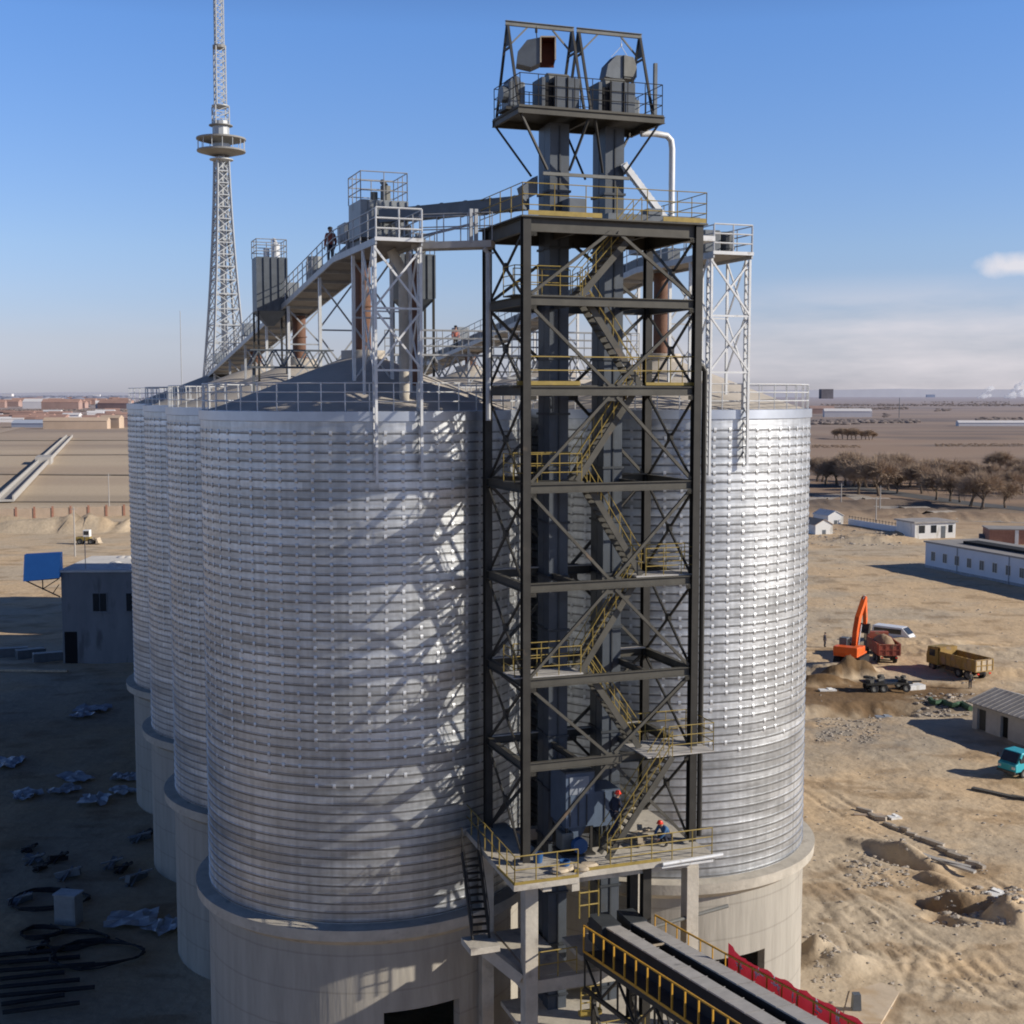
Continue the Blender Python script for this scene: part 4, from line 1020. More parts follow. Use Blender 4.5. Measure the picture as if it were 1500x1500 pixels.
# extra tubes bunched under the left front platform
for (u, v, r, m, lab) in ((0.35, -5.4, 0.20, 'concrete2', 'tan duct with a crook standing under the left front platform'), (1.35, -3.6, 0.19, 'rust', 'slim rust pipe to the right of the tan duct under the left platform'), (0.9, -4.4, 0.07, 'white_steel', 'thin white tube between the ducts under the left platform'), (1.7, -2.6, 0.15, 'grey_rail', 'grey tube at the right under the left platform')):
    zr = 29.3 + 0.31 * (7 - abs(v)) - .2; zt = gz_(0) - 0.1
    mb = MB()
    if m == 'concrete2': mb.pipe([PW(0, 0, u, v, zr), PW(0, 0, u, v, zt - 1.0), PW(0, 0, u - .06, v, zt - .75), PW(0, 0, u - .5, v, zt)], r, 12)
    else: mb.pipe([PW(0, 0, u, v, zr), PW(0, 0, u, v, zt)], r, 12)
    tag(mb.build('duct', M[m], smooth=True), lab, 'duct', 'ducts under the left platform')
# service box with railed top on the left front platform
def bin_box(label, i, k, u, v, zb, zt, sx, sy, legs=True, rail_h=1.15, matk='slate_box', group='railed dust collectors on the silo roofs'):
    t = thing('dust_collector', label, 'dust collector', PW(i, k, u, v, 0), ROT, group)
    mb = MB(); mb.bb(-sx / 2, sx / 2, -sy / 2, sy / 2, zb, zt)
    n = max(3, int(sx / 0.32))
    for q in range(n + 1):
        x = -sx / 2 + sx * q / n
        mb.bb(x - 0.03, x + 0.03, -sy / 2 - 0.06, -sy / 2 - 0.002, zb + 0.03, zt - 0.03)
    mb.build('housing', M[matk], t)
    if legs:
        mb = MB(); b = 0.18; h = zb - 0.75
        vs = [(-sx / 2, -sy / 2, zb - .002), (sx / 2, -sy / 2, zb - .002), (sx / 2, sy / 2, zb - .002), (-sx / 2, sy / 2, zb - .002), (-b, -b, h), (b, -b, h), (b, b, h), (-b, b, h)]
        mb.add(vs, [(3, 2, 1, 0), (4, 5, 6, 7), (0, 1, 5, 4), (1, 2, 6, 5), (2, 3, 7, 6), (3, 0, 4, 7)]); mb.build('hopper', M[matk], t)
        r = math.hypot(u, v); zr = 29.2 + 0.31 * max(0, 7 - r) - .2
        for x in (-1, 1):
            for y in (-1, 1):
                mb = MB(); mb.bar((x * (sx / 2 - .05), y * (sy / 2 - .05), zr), (x * (sx / 2 - .05), y * (sy / 2 - .05), zb - .003), 0.1); mb.build('leg', M['dark_steel'], t)
    mb = MB(); railing(mb, [(-sx / 2, -sy / 2, zt), (sx / 2, -sy / 2, zt), (sx / 2, sy / 2, zt), (-sx / 2, sy / 2, zt)], rail_h, 0.8, (rail_h, rail_h * .66, rail_h * .33), 0.024, closed=True)
    mb.build('top_rail', M['grey_rail'], t)
    mb = MB(); mb.tube((0.35, 0, zt + 0.01), (0.35, 0, zt + 0.75), 0.22, 12); mb.tube((-0.1, 0.2, zt + .01), (-0.1, 0.2, zt + 0.5), 0.16, 10); mb.tube((.35, 0, zt + .76), (.35, .5, zt + 1.0), .12, 10)
    mb.build('fan', M['white_steel'] if k == 1 else M['hood'], t)
    return t
bin_box('large grey box with a railed top beside the left front platform', 0, 0, 0.45, -1.0, gz_(0) + 0.75, gz_(0) + 2.30, 2.0, 2.2, False, matk='grey_box')
bin_box('ribbed dark hopper with railed top and white fan left of the sloping gallery', 0, 1, -1.75, -1.2, 34.3, 37.05, 1.55, 1.5, True, .9)
bin_box('dark railed hopper right of the white trestle, half hidden below the left platform', 0, 0, 2.9, 2.2, 34.3, 36.3, 1.6, 1.5, True, 0.9)
# vent drums along the left gallery, motor on right end platform
for (i, v, lab) in ((0, 6.2, 'small grey drum standing on the left sloping gallery'),):
    t = thing('vent_drum', lab, 'drum', PW(i, 0, -0.78, v, gz_(v) + 0.1), ROT); mb = MB(); mb.tube((0, 0, 0), (0, 0, 1.25), 0.36, 14); mb.build('drum_body', M['grey_box'], t, smooth=True); mb = MB(); mb.tube((0.1, 0.9, 0), (0.1, 0.9, 1.1), 0.36, 14); mb.build('drum_body', M['grey_box'], t, smooth=True)
t = thing('drive_unit', 'grey box and dark drum motor on the right gallery end platform', 'motor', PW(1, 0, -0.28, -5.9, gz_(0) + 0.1), ROT)
mb = MB(); mb.bb(-0.85, -0.05, -0.4, 0.5, 0.1, 1.05); mb.build('gearbox', M['slate_box'], t, bevel=0.06)
mb = MB(); mb.tube((0.35, 0, 0.1), (0.35, 0, 1.0), 0.40, 16); mb.tube((0.35, 0, 0.3), (0.35, 0, 0.36), 0.43, 16); mb.build('motor_body', M['trunk_dark'], t)
mb = MB(); mb.bb(-0.9, 0.8, -0.5, 0.6, 0, 0.09); mb.build('base_frame', M['dark_steel'], t)
# bridges between tower and galleries
t = thing('walkway_bridge', 'pale walkway bridge linking the left front platform to the tower', 'bridge', TF, ROT)
a = PW(0, 0, 0.54, -6.3, 0); a = Vector(((a - TF).dot(U), (a - TF).dot(V), 0))
mb = MB(); mb.bar((a.x, a.y, gz_(0) - 0.05), (-0.1, 3.3, gz_(0) - 0.02), 0.95, 0.26); mb.build('deck', M['cover'], t)
mb = MB()
for dy in (-0.45, 0.45): railing(mb, [(a.x + .1, a.y + dy, gz_(0) + 0.09), (-0.3, 3.3 + dy, gz_(0) + 0.1)], 1.05, 1.0, (1.05, 0.55), 0.024)
mb.build('guard_rail', M['grey_rail'], t)
mb = MB(); mb.pipe([(-0.62, 2.9, gz_(0) - 0.2), (-0.45, 2.9, gz_(0) - 0.4), (-0.45, 2.9, 29.0)], 0.10, 8); mb.bar((-0.45, 2.9, gz_(0) - 0.4), (0.0, 3.6, gz_(0) - 0.3), 0.07); mb.build('support_post', M['grey_rail'], t)
t = thing('chain_conveyor', 'dark boxed conveyor running level from the tower top to the left platform', 'conveyor', TF, ROT)
b_ = PW(0, 0, 0.3, -2.4, 0); b_ = Vector(((b_ - TF).dot(U), (b_ - TF).dot(V), 0))
mb = MB(); zc = 37.35; mb.bar((b_.x, b_.y, zc), (1.2, 3.2, zc + 0.05), 0.55, 0.52)
for q in range(6):
    p = Vector((b_.x, b_.y, zc)).lerp(Vector((1.2, 3.2, zc + .05)), (q + .5) / 6); mb.bar(p - Vector((.05, 0, 0)), p + Vector((.05, 0, 0)), 0.63, 0.60)
mb.build('casing', M['slate_box'], t)
mb = MB(); mb.bar((b_.x + 1.2, b_.y + .1, zc - .29), (b_.x + 1.2, b_.y + .1, gz_(0)), 0.1); mb.bar((-1.0, 3.3, zc - .27), (-1.0, 3.3, gz_(0)), 0.13); mb.bar((-.8, 3.3, zc - .27), (-.8, 3.3, gz_(0)), 0.13); mb.bar((b_.x + 1.2, b_.y + .1, zc - .85), (-.8, 3.3, zc - .8), .09); mb.build('support_post', M['grey_rail'], t)
t = thing('chain_conveyor', 'grey boxed conveyor on the tower top running to the right platform', 'conveyor', TF, ROT)
mb = MB(); mb.bb(4.3, 8.3, 2.3, 2.9, 36.5, 37.05); mb.bb(6.0, 6.6, 2.25, 2.95, 37.06, 37.3); mb.build('casing', M['slate_box'], t)
mb = MB(); mb.bb(2.5, 3.25, 2.0, 2.9, 36.47, 37.5); mb.build('gear_case', M['slate_box'], t, bevel=0.05)
mb = MB(); mb.bb(7.5, 8.4, 1.2, 2.2, 36.0, 36.2); mb.build('end_shoe', M['white_steel'], t)
# cross walk truss between the rows, low over the roofs
t = thing('roof_walkway', 'low grey trussed walkway crossing between the two silo roofs behind the trestle', 'walkway', P0, ROT)
mb = MB(); mb.bar((1.2, 0.4, 31.75), (13.2, 0.4, 31.75), 0.9, 0.08); mb.build('deck', M['grey_rail'], t)
mb = MB()
for y in (-0.05, 0.85):
    mb.bar((1.2, y, 30.75), (13.2, y, 30.75), 0.08)
    for q in range(12):
        x = 1.2 + q; mb.bar((x, y, 31.7), (x + 0.5, y, 30.8), 0.06); mb.bar((x + 0.5, y, 30.8), (x + 1, y, 31.7), 0.06)
mb.build('truss', M['grey_rail'], t)
mb = MB()
for y in (-0.05, 0.85): railing(mb, [(1.2, y, 31.8), (13.2, y, 31.8)], 1.05, 1.2, (1.05, .7, .35), 0.022)
mb.build('guard_rail', M['grey_rail'], t)
t = thing('roof_walkway', 'short lattice walkway on the roof left of the brown spout', 'walkway', P0 + V * 2.2, ROT)
mb = MB(); mb.bar((-4.6, 0, 31.2), (-0.9, 0, 31.2), 0.8, 0.08)
for y in (-.4, .4):
    mb.bar((-4.6, y, 31.95), (-.9, y, 31.95), .06)
    for q in range(5): x = -4.6 + q * .74; mb.bar((x, y, 31.25), (x + .37, y, 31.93), .06); mb.bar((x + .37, y, 31.93), (x + .74, y, 31.25), .06)
for x in (-4.4, -1.2): mb.bar((x, 0, 30.0 if x < -3 else 30.9), (x, 0, 31.16), .1)
mb.build('truss', M['slate_box'], t)

# ------------------------------------------------------------------ concrete support frame under the tower
cf = thing('support_frame', 'pale concrete frame of posts and slabs carrying the foot of the dark tower', 'frame', TF, ROT)
for (x, y) in ((0.0, -0.45), (6.75, -0.45), (0.0, 4.6), (6.75, 4.6)):
    mb = MB(); mb.bb(x - 0.26, x + 0.26, y - 0.26, y + 0.26, -0.5, 12.05 - (0.45 if x > 5 else 0)); mb.build('post', M['concrete2'], cf, bevel=0.02)
mb = MB(); mb.prism([(-1.15, -1.9), (1.42, -1.9), (1.42, -1.42), (7.3, -1.42), (7.3, 5.0), (4.9, 5.0), (4.9, 0.9), (1.0, 0.9), (1.0, 5.0), (-0.85, 5.0)], 12.06, 12.28, 'XY')
mb.build('upper_slab', M['concrete2'], cf)
mb = MB()
mb.bb(-0.2, 7.0, -0.68, -0.30, 11.6, 12.055); mb.bb(-0.2, 7.0, 4.4, 4.8, 11.6, 12.055); mb.bb(1.15, 1.45, -1.85, -0.70, 11.75, 12.055)
mb.bb(0.05, 0.4, -1.7, -0.70, 11.82, 12.055)
mb.build('upper_beam', M['concrete2'], cf)
mb = MB(); mb.bb(0.28, 3.6, -0.62, -0.28, 7.45, 7.95); mb.bb(0.30, 1.9, -0.27, 4.3, 7.75, 7.96); mb.bb(-0.2, 0.2, -0.18, 4.3, 7.45, 7.95); mb.build('middle_slab', M['concrete2'], cf)
mb = MB(); mb.bar((-0.28, -0.3, 8.0), (-1.5, 0.3, 9.05), 0.34, 0.42); mb.bb(-2.3, -1.15, -.4, .8, 9.22, 9.46); mb.build('side_beam', M['concrete2'], cf)
mb = MB(); mb.bb(0.5, 6.4, -1.0, 4.2, 4.8, 5.0); mb.bb(0.9, 1.3, -0.95, -0.55, 5.01, 5.9); mb.build('lower_slab', M['concrete2'], cf)
mb = MB()
railing(mb, [(-0.8, 4.9, 12.28), (-1.1, -1.85, 12.28), (1.38, -1.85, 12.28)], 1.05, 0.95, (1.05, 0.55), 0.024)
railing(mb, [(2.9, -1.38, 12.28), (7.2, -1.38, 12.28)], 1.05, 0.95, (1.05, 0.7, 0.36), 0.024)
mb.bb(-1.12, 1.40, -1.90, -1.87, 12.283, 12.39); mb.bb(1.43, 5.0, -1.42, -1.39, 12.283, 12.40); mb.bb(-1.14, -1.115, -1.86, 0, 12.283, 12.38)
mb.build('guard_rail', M['yellow'], cf)
mb = MB()
railing(mb, [(0.35, -0.55, 7.97), (1.9, -0.55, 7.97)], 1.05, 0.9, (1.05, 0.55), 0.024)
railing(mb, [(1.35, -0.97, 5.0), (4.6, -0.97, 5.0)], 1.05, 0.9, (1.05, 0.55), 0.024)
mb.build('lower_rail', M['yellow'], cf)
mb = MB(); railing(mb, [(2.1, -0.5, 6.39), (2.9, -0.5, 6.39)], 0.95, 0.4, (0.95, 0.64, 0.32), 0.032); mb.bb(2.05, 2.95, -0.6, -0.35, 6.2, 6.38); mb.build('ladder_cage', M['yellow'], cf)
mb = MB(); railing(mb, [(2.1, -0.3, 10.0), (2.9, -0.3, 10.0)], 1.5, 0.4, (1.5, 1.0, 0.5), 0.032); mb.build('ladder_cage', M['yellow'], cf)
stair(cf, (-1.65, .35, 9.47), (-1.45, 2.3, 12.2), 0.65, (1, -.1, 0), M['dark_steel'], M['dark_steel'])
mb = MB(); mb.tube((5.0, -1.54, 12.20), (7.6, -1.5, 12.26), 0.08, 8); mb.bb(5.0, 7.2, -1.5, -1.44, 12.02, 12.10); o = mb.build('edge_pipe', M['white_steel'], cf)
for (x, y) in ((4.9, 0.9), (4.75, -0.6)):
    mb = MB(); mb.ibeam((x, y, 0), (x, y, 12.05), 0.34, 0.34, 0.03, up=(0, 1, 0)); mb.build('steel_post', M['dark_steel'], cf)
mb = MB(); mb.tube((4.9, -0.62, 9.35), (8.4, -0.55, 9.75), 0.08, 8); mb.build('service_pipe', M['hood'], cf)
# machinery on the platform
t = thing('grain_cleaner', 'blue grey cabinet machine on legs standing on the platform at the tower foot', 'machine', TP(2.75, 0.6, 12.28), ROT)
mb = MB(); mb.bb(-.85, 0.35, 0, 1.6, 1.0, 3.15); mb.bb(0.352, 1.5, 0.1, 1.5, 0.9, 2.3); mb.mi = 1; mb.bb(-.87, 0.34, -0.05, 1.55, 3.152, 3.22)
for x in (-0.7, -0.35, 0.0): mb.bb(x, x + 0.04, -0.04, -0.001, 1.05, 2.25)
for x in (0.8, 1.2): mb.bb(x, x + .04, .06, .099, 1.05, 2.25)
mb.build('cabinet', [M['blue_machine'], M['trunk_dark']], t)
mb = MB(); mb.bb(-0.7, 0.1, -0.035, -0.002, 2.3, 3.0); mb.build('access_panel', M['tarp'], t)
for x in (-0.78, 0.25, 1.4):
    for y in (0.1, 1.4):
        mb = MB(); mb.bar((x, y, 0), (x, y, 0.99 if x < .3 else .89), 0.1); mb.build('leg', M['dark_steel'], t)
mb = MB(); mb.prism([(-0.9, 0.995), (0.2, 0.995), (-0.2, 0.3), (-0.5, 0.3)], 0.3, 1.3); mb.build('hopper', M['blue_machine'], t)
t = thing('motor_guard', 'blue belt guard with round cover beside the foot of the bottom stair', 'motor', TP(2.35, 0.3, 12.28), ROT)
mb = MB(); mb.tube((0, -0.14, 0.38), (0, 0.14, 0.38), 0.30, 20); mb.build('guard_cover', M['blue'], t)
mb = MB(); mb.bb(-0.6, -0.1, 0.3, 1.0, 0.08, 0.8); mb.build('motor_body', M['hood'], t, bevel=0.06)
mb = MB(); mb.bb(-0.7, 0.6, -0.2, 1.1, 0, 0.075); mb.build('base_frame', M['dark_steel'], t)
for x, lab in ((0.55, 'blue tub near the left post of the platform'), (1.2, 'dull blue tub beside the left yellow rail')):
    t = thing('tub', lab, 'tub', TP(x, 0.1 if x < 1 else -1.0, 12.285), ROT, 'blue tubs on the platform'); mb = MB(); mb.lathe([(0.0, 0), (0.17, 0), (0.21, 0.36), (0.19, 0.36), (0.16, 0.04), (0, .04)], 14); mb.build('tub_body', M['blue'], t, smooth=True)
# boards and sacks
for q in range(9):
    x, y = 4.7 + random.uniform(-.5, 1.0), random.uniform(0.0, 1.3)
    mb = MB(); mb.box((0, 0, 0), (random.uniform(.8, 1.5), random.uniform(.1, .22), 0.04)); o = mb.build('plank', M['grain_debris'])
    o.location = TP(x, y, 12.32 + q * 0.05); o.rotation_euler = (random.uniform(-.05, .05), random.uniform(-.25, .25), random.uniform(-.2, 2.0))
    tag(o, 'pale loose board in the heap on the right of the platform', 'board', 'boards heaped on the platform')
for q in range(4):
    t = thing('sack', 'pale lumpy sack lying on the platform near the stair foot', 'sack', TP(0.9 + q * .42, -1.25 + .2 * (q % 2), 12.285), ROT + q, 'sacks on the platform')
    mb = MB(); mb.lathe([(0, 0), (.26, .02), (.33, .10), (.25, .2), (0, .23)], 10); o = mb.build('sack_body', M['grain_debris'], t, smooth=True); o.scale = (1.2, .8, .8)
person('person in dark work clothes with a red helmet climbing the bottom stair', TP(3.42, -0.62, 13.20), ROT + R(12), 'walk', 'navy', 'navy', 'red')
person('person with a dark red helmet and blue jacket crouching on the right of the platform', TP(6.0, 0.2, 12.29), ROT + R(200), 'crouch', 'blue_cloth', 'navy', 'red')
person('person in a faded red jacket standing near the upper end of the left gallery', PW(0, 0, -0.9, 2.2, gz_(2.2) + 0.105), ROT + R(100), 'stand', 'pink_cloth', 'navy')
person('person in a red jacket far back on the right roof gallery, left of the tower', PW(1, 2, -0.85, 0.6, gz_(29.3) + 0.105), ROT + R(-80), 'stand', 'pink_cloth', 'drab')

# ------------------------------------------------------------------ belt conveyor gallery toward the camera
bg_ = thing('belt_gallery', 'yellow railed belt conveyor gallery on a dark truss leading out toward lower right', 'conveyor', TF, ROT)
SL = 0.128; YE = -24.0
def bz(y): return 8.75 - SL * y
def bbar(mb, x, y0, y1, dz, w, h): mb.bar((x, y0, bz(y0) + dz), (x, y1, bz(y1) + dz), w, h)
Y0 = -0.75
mb = MB(); bbar(mb, 3.6, Y0, YE, -0.03, 3.0, 0.06); mb.build('floor_plate', M['trunk_dark'], bg_)
for x in (2.15, 5.05):
    mb = MB()
    bbar(mb, x, Y0, YE, -0.14, 0.12, 0.16); bbar(mb, x, Y0, YE, -1.45, 0.12, 0.14)
    y = Y0; s = 0
    while y > YE + 1.5:
        y2 = y - 1.5
        a, b = (bz(y) - 0.22, bz(y2) - 1.38) if s % 2 == 0 else (bz(y) - 1.38, bz(y2) - 0.22)
        mb.bar((x, y, a), (x, y2, b), 0.08); mb.bar((x, y, bz(y) - 0.22), (x, y, bz(y) - 1.38), 0.06); y = y2; s += 1
    mb.build('side_truss', M['dark_steel'], bg_)
for nm, xa, lab in (('belt_conveyor', 3.15, None), ('belt_conveyor', 4.25, None)):
    mb = MB(); bbar(mb, xa, Y0 + .1, YE, 0.46, 0.54, 0.90); o = mb.build(nm, M['belt'], bg_)  # conveyor box with near-black sides, their shade put into the colour
    mb = MB(); bbar(mb, xa, Y0 - .35, YE, 0.945, 0.58, 0.055); mb.mi = 1; y = Y0 - 1.2
    while y > YE: mb.bar((xa - .34, y, bz(y) + .978), (xa + .34, y, bz(y) + .978), .03, .02); y -= 1.2
    mb.build('belt_cover', [M['cover'], M['flatroof']], o)
mb = MB(); y = -3.9; mb.bar((3.3, y, bz(y) + 0.93), (4.0, y, bz(y) + 0.93), 0.09, 0.05); mb.build('tie_bar', M['grain_debris'], bg_)
for x, nm in ((2.10, 'l'), (5.10, 'r')):
    mb = MB(); y = Y0
    bbar(mb, x, Y0, YE, 1.05, 0.055, 0.055); bbar(mb, x, Y0, YE, 0.05, 0.03, 0.10)
    if x > 3: bbar(mb, x, Y0, YE, 0.55, 0.04, 0.04)
    while y > YE: mb.bar((x, y, bz(y)), (x, y, bz(y) + 1.05), 0.055 if x < 3 else .04); y -= 0.92
    mb.build('guard_rail', M['orange_rail'], bg_)
for y in (-9.5, -19.0):
    mb = MB()
    for x in (2.2, 5.0): mb.bar((x, y, bz(y) - 1.52), (x, y, -0.5), 0.22)
    mb.bar((2.2, y, 4.5), (5.0, y, 8.0), .1); mb.bar((5.0, y + .01, 4.5), (2.2, y + .01, 8.0), .1); mb.build('trestle_leg', M['dark_steel'], bg_)
mb = MB()
for (xa, ya, xb, yb) in ((2.2, -1.5, 2.2, -5.0), (5.0, -1.5, 5.0, -5.0), (3.6, -2.0, 3.6, -6)):
    mb.bar((xa, ya, bz(ya) - 1.52), (xa, ya + .1, 0), .16); mb.bar((xa, ya, 3.5), (xb, yb, bz(yb) - 1.5), .1)
    mb.bar((xb, yb, bz(yb) - 1.52), (xb, yb, 0), .14); mb.bar((xa, ya, bz(ya) - 1.7), (xb, yb, 3.0), .1)
mb.build('support_brace', M['dark_steel'], bg_)
# red banner with white characters along the far rail
t = thing('banner', 'long red cloth banner with white characters tied along the right rail of the belt gallery', 'banner', TF, ROT)
mb = MB(); n = 60; ya, yb = -6.4, -19.0
vs = []; 
for q in range(n + 1):
    y = ya + (yb - ya) * q / n; wv = 0.06 * math.sin(q * 0.9) + 0.03 * math.sin(q * 2.3); sag = -0.10 * math.sin(math.pi * ((q * .17) % 1))
    hh = 0.62 if q > 6 else 0.55 + 0.3 * (6 - q) / 6
    vs += [(5.135 + abs(wv) * .5, y, bz(y) + 0.52 + sag * .5), (5.135 + abs(wv), y, bz(y) + 0.62 + hh + sag)]
mb.add(vs, [(2 * q, 2 * q + 2, 2 * q + 3, 2 * q + 1) for q in range(n)]); mb.build('cloth', M['banner'], t, smooth=True)
mb = MB(); random.seed(3)
for q in range(10):
    y = ya - 0.9 - q * 1.15; z = bz(y) + 0.88
    for st in range(6):
        hz_ = random.random() < .5; dy, dz = random.uniform(-.2, .2), random.uniform(-.17, .17)
        x = 5.128
        if hz_: mb.bar((x, y + dy - .16, z + dz), (x, y + dy + .16, z + dz), .014, .04)
        else: mb.bar((x, y + dy, z + dz - .13), (x, y + dy + .02, z + dz + .13), .014, .04)
mb.build('lettering', M['white'], t)
# clutter at the head of the gallery
for q, (x, y, s_) in enumerate(((4.9, -0.4, .5), (4.5, -0.1, .35), (5.3, 0.2, .45))):
    o = MB().box((0, 0, 0), (s_, s_ * .7, s_ * .6)).build('crate', M['grain_debris']); o.location = TP(x, y, bz(0) + s_ * .3); o.rotation_euler = (0, 0, q * .7)
    tag(o, 'small pale crate in the clutter at the head of the belt gallery', 'crate', 'crates at the gallery head')
mb = MB(); mb.bb(2.0, 5.3, -0.7, 1.2, 8.5, 8.70); o = mb.build('landing_slab', M['concrete2'], cf)
mb = MB(); mb.bb(2.7, 3.5, -1.1, 0.2, 8.9, 9.9); mb.bb(3.9, 4.6, -1.1, 0.2, 8.9, 9.9); mb.build('head_chute', M['trunk_dark'], bg_)
# ------------------------------------------------------------------ vehicles (x = forward)
def wheel(parent, x, y, r, w, name='wheel'):
    wt = bpy.data.objects.new(name, None); col.objects.link(wt); wt.parent = parent; wt.location = (x, y, r); wt.rotation_euler = (R(90), 0, 0); wt.empty_display_size = .2
    mb = MB(); mb.lathe([(r * .55, -w / 2), (r * .93, -w / 2), (r, -w * .35), (r, w * .35), (r * .93, w / 2), (r * .55, w / 2)], 18); mb.build('tyre', M['black'], wt, smooth=True)
    mb = MB(); mb.lathe([(0.0, -w * .30), (r * .3, -w * .34), (r * .56, -w * .42), (r * .56, w * .42), (r * .3, w * .34), (0.0, w * .30)], 14); mb.build('rim', M['hood'], wt, smooth=True)
    return wt
def dump_truck(label, loc, rz, body, cabm, load=True, tailm=None, group='dump trucks by the excavator'):
    t = thing('dump_truck', label, 'dump truck', loc, rz, group)
    for x in (-2.6, -1.3, 2.7):
        for y in (-.95, .95): wheel(t, x, y, .52, .34)
    mb = MB(); mb.bb(-3.6, 3.3, -.42, .42, .7, .98); mb.bb(-.6, .8, -.95, -.5, .5, .95); mb.bb(-.6, .8, .5, .95, .5, .95); mb.build('chassis', M['dark_steel'], t)
    # bed: floor, sides, ribs
    mb = MB(); x0, x1, hw, z0, z1 = -3.9, 1.45, 1.22, 1.05, 2.35
    mb.bb(x0, x1, -hw, hw, z0, z0 + .1)
    for s in (-1, 1):
        mb.bb(x0, x1, s * hw - .05, s * hw + .05, z0 + .102, z1)
        for q in range(7): x = x0 + .4 + q * .8; mb.bb(x - .05, x + .05, s * hw - .09, s * hw + .09, z0 - .02, z1 + .02)
    mb.bb(x1 - .08, x1, -hw + .052, hw - .052, z0 + .102, z1 + .35); mb.bb(x1 - .08, x1 + .75, -hw, hw, z1 + .352, z1 + .42)
    mb.build('bed', body, t)
    mb = MB(); mb.bb(x0 - .07, x0 - .004, -hw, hw, z0, z1)
    tg = mb.build('tailgate', tailm or body, t)
    mb = MB()
    for q in range(4): y = -hw + .07 + q * (2 * hw - .14) / 3; mb.bb(x0 - .13, x0 - .072, y - .06, y + .06, z0, z1)
    for z in (z0 + .05, (z0 + z1) / 2, z1 - .05): mb.bb(x0 - .12, x0 - .074, -hw, hw, z - .045, z + .045)
    mb.build('tailgate_rib', body if tailm else M['red_truck'], tg)
    if load:
        mb = MB(); rings = []
        for (k, z) in ((1.0, z1 - .25), (.7, z1 + .25), (.3, z1 + .55)): rings.append((k, z))
        vs = []; n = 16
        for k, z in rings:
            for i in range(n): a = 2 * math.pi * i / n; vs.append(((x0 + x1) / 2 + math.cos(a) * 2.5 * k, math.sin(a) * 1.12 * k, z + random.uniform(-.08, .08)))
        fs = [(r_ * n + i, r_ * n + (i + 1) % n, (r_ + 1) * n + (i + 1) % n, (r_ + 1) * n + i) for r_ in range(2) for i in range(n)] + [tuple(range(2 * n, 3 * n))]
        mb.add(vs, fs); mb.build('soil_load', M['soil'], t, smooth=True)
    mb = MB(); mb.prism([(1.7, .75), (3.55, .75), (3.6, 1.6), (3.35, 2.65), (1.75, 2.7)], -1.15, 1.15); cab = mb.build('cab', cabm, t, bevel=.06)
    mb = MB(); mb.prism([(3.605, 1.66), (3.40, 2.52), (3.37, 2.52), (3.575, 1.66)], -1.0, 1.0); mb.build('windscreen', M['glass'], cab)
    for s in (-1, 1):
        mb = MB(); mb.bb(2.2, 3.1, s * 1.155 - .01, s * 1.155 + .01, 1.65, 2.4); mb.build('side_window', M['glass'], cab)
        mb = MB(); mb.bb(3.50, 3.58, s * .85 - .14, s * .85 + .14, .95, 1.2); mb.build('headlight', M['white'], t)
        mb = MB(); mb.bb(-4.0, -3.9, s * .8 - .12, s * .8 + .12, .75, .9); mb.build('tail_light', M['red'], t)
    return t
ex = on(1247, 977)
dump_truck('red brown dump truck heaped with soil behind the orange excavator', on(1290, 964), R(90 - 2), M['red_truck'], M['drab'], True)
dump_truck('ochre dump truck with a dark empty bed right of the excavator', on(1402, 987), R(90 + 24), M['ochre'], M['yellow'], False, M['grain_debris'])
# excavator
t = thing('excavator', 'bright orange tracked excavator with its boom raised and bent', 'excavator', ex + Vector((0, 0, .05)), R(58))
for s in (-1, 1):
    mb = MB(); poly = [(-1.9, .35), (-1.55, 0), (1.55, 0), (1.9, .35), (1.9, .55), (1.55, .9), (-1.55, .9), (-1.9, .55)]
    mb.prism(poly, s * 1.15 - .3, s * 1.15 + .3); mb.build('track', M['black'], t)
mb = MB(); mb.tube((0, 0, .55), (0, 0, 1.05), .75, 18); mb.bb(-.9, .9, -.85, .85, .35, .6); mb.build('undercarriage', M['dark_steel'], t)
hs = bpy.data.objects.new('upper_body', None); col.objects.link(hs); hs.parent = t; hs.empty_display_size = .3
mb = MB(); mb.bb(-2.3, 1.2, -1.35, 1.35, 1.07, 1.30); mb.bb(-2.35, -1.1, -1.35, 1.35, 1.302, 2.15); mb.bb(-1.098, .6, -1.33, -.35, 1.302, 2.0); mb.build('engine_housing', M['orange'], hs, bevel=.08)
mb = MB(); mb.prism([(-.4, 1.305), (1.15, 1.305), (1.2, 1.9), (.85, 2.75), (-.35, 2.8)], .45, 1.33); mb.build('cab', M['slate_box'], hs, bevel=.05)
mb = MB(); mb.bb(-.25, .95, 1.335, 1.35, 1.75, 2.6); mb.bb(-.25, .8, .435, .448, 1.75, 2.6); mb.build('cab_window', M['glass'], hs)
def boom(poly, w, name, y=0.05):
    mb = MB(); mb.prism(poly, y - w / 2, y + w / 2); return mb.build(name, M['orange'], hs, bevel=.04)
boom([(.75, 1.35), (1.25, 1.35), (1.75, 3.1), (2.55, 4.6), (4.5, 6.45), (4.45, 6.85), (4.1, 6.8), (1.85, 4.9), (1.05, 3.3)], .55, 'boom')
boom([(4.15, 6.95), (4.7, 6.8), (5.1, 4.2), (4.9, 3.6), (4.65, 3.6), (4.3, 5.8)], .42, 'stick')
mb = MB(); mb.prism([(4.65, 3.7), (5.05, 3.7), (5.2, 3.2), (4.8, 2.6), (4.2, 2.7), (4.45, 3.1)], -.5, .6); mb.build('bucket', M['dark_steel'], hs)
mb = MB()
for y in (-.33, .43): mb.tube((1.2, y, 1.7), (2.2, y, 4.0), .09, 8)
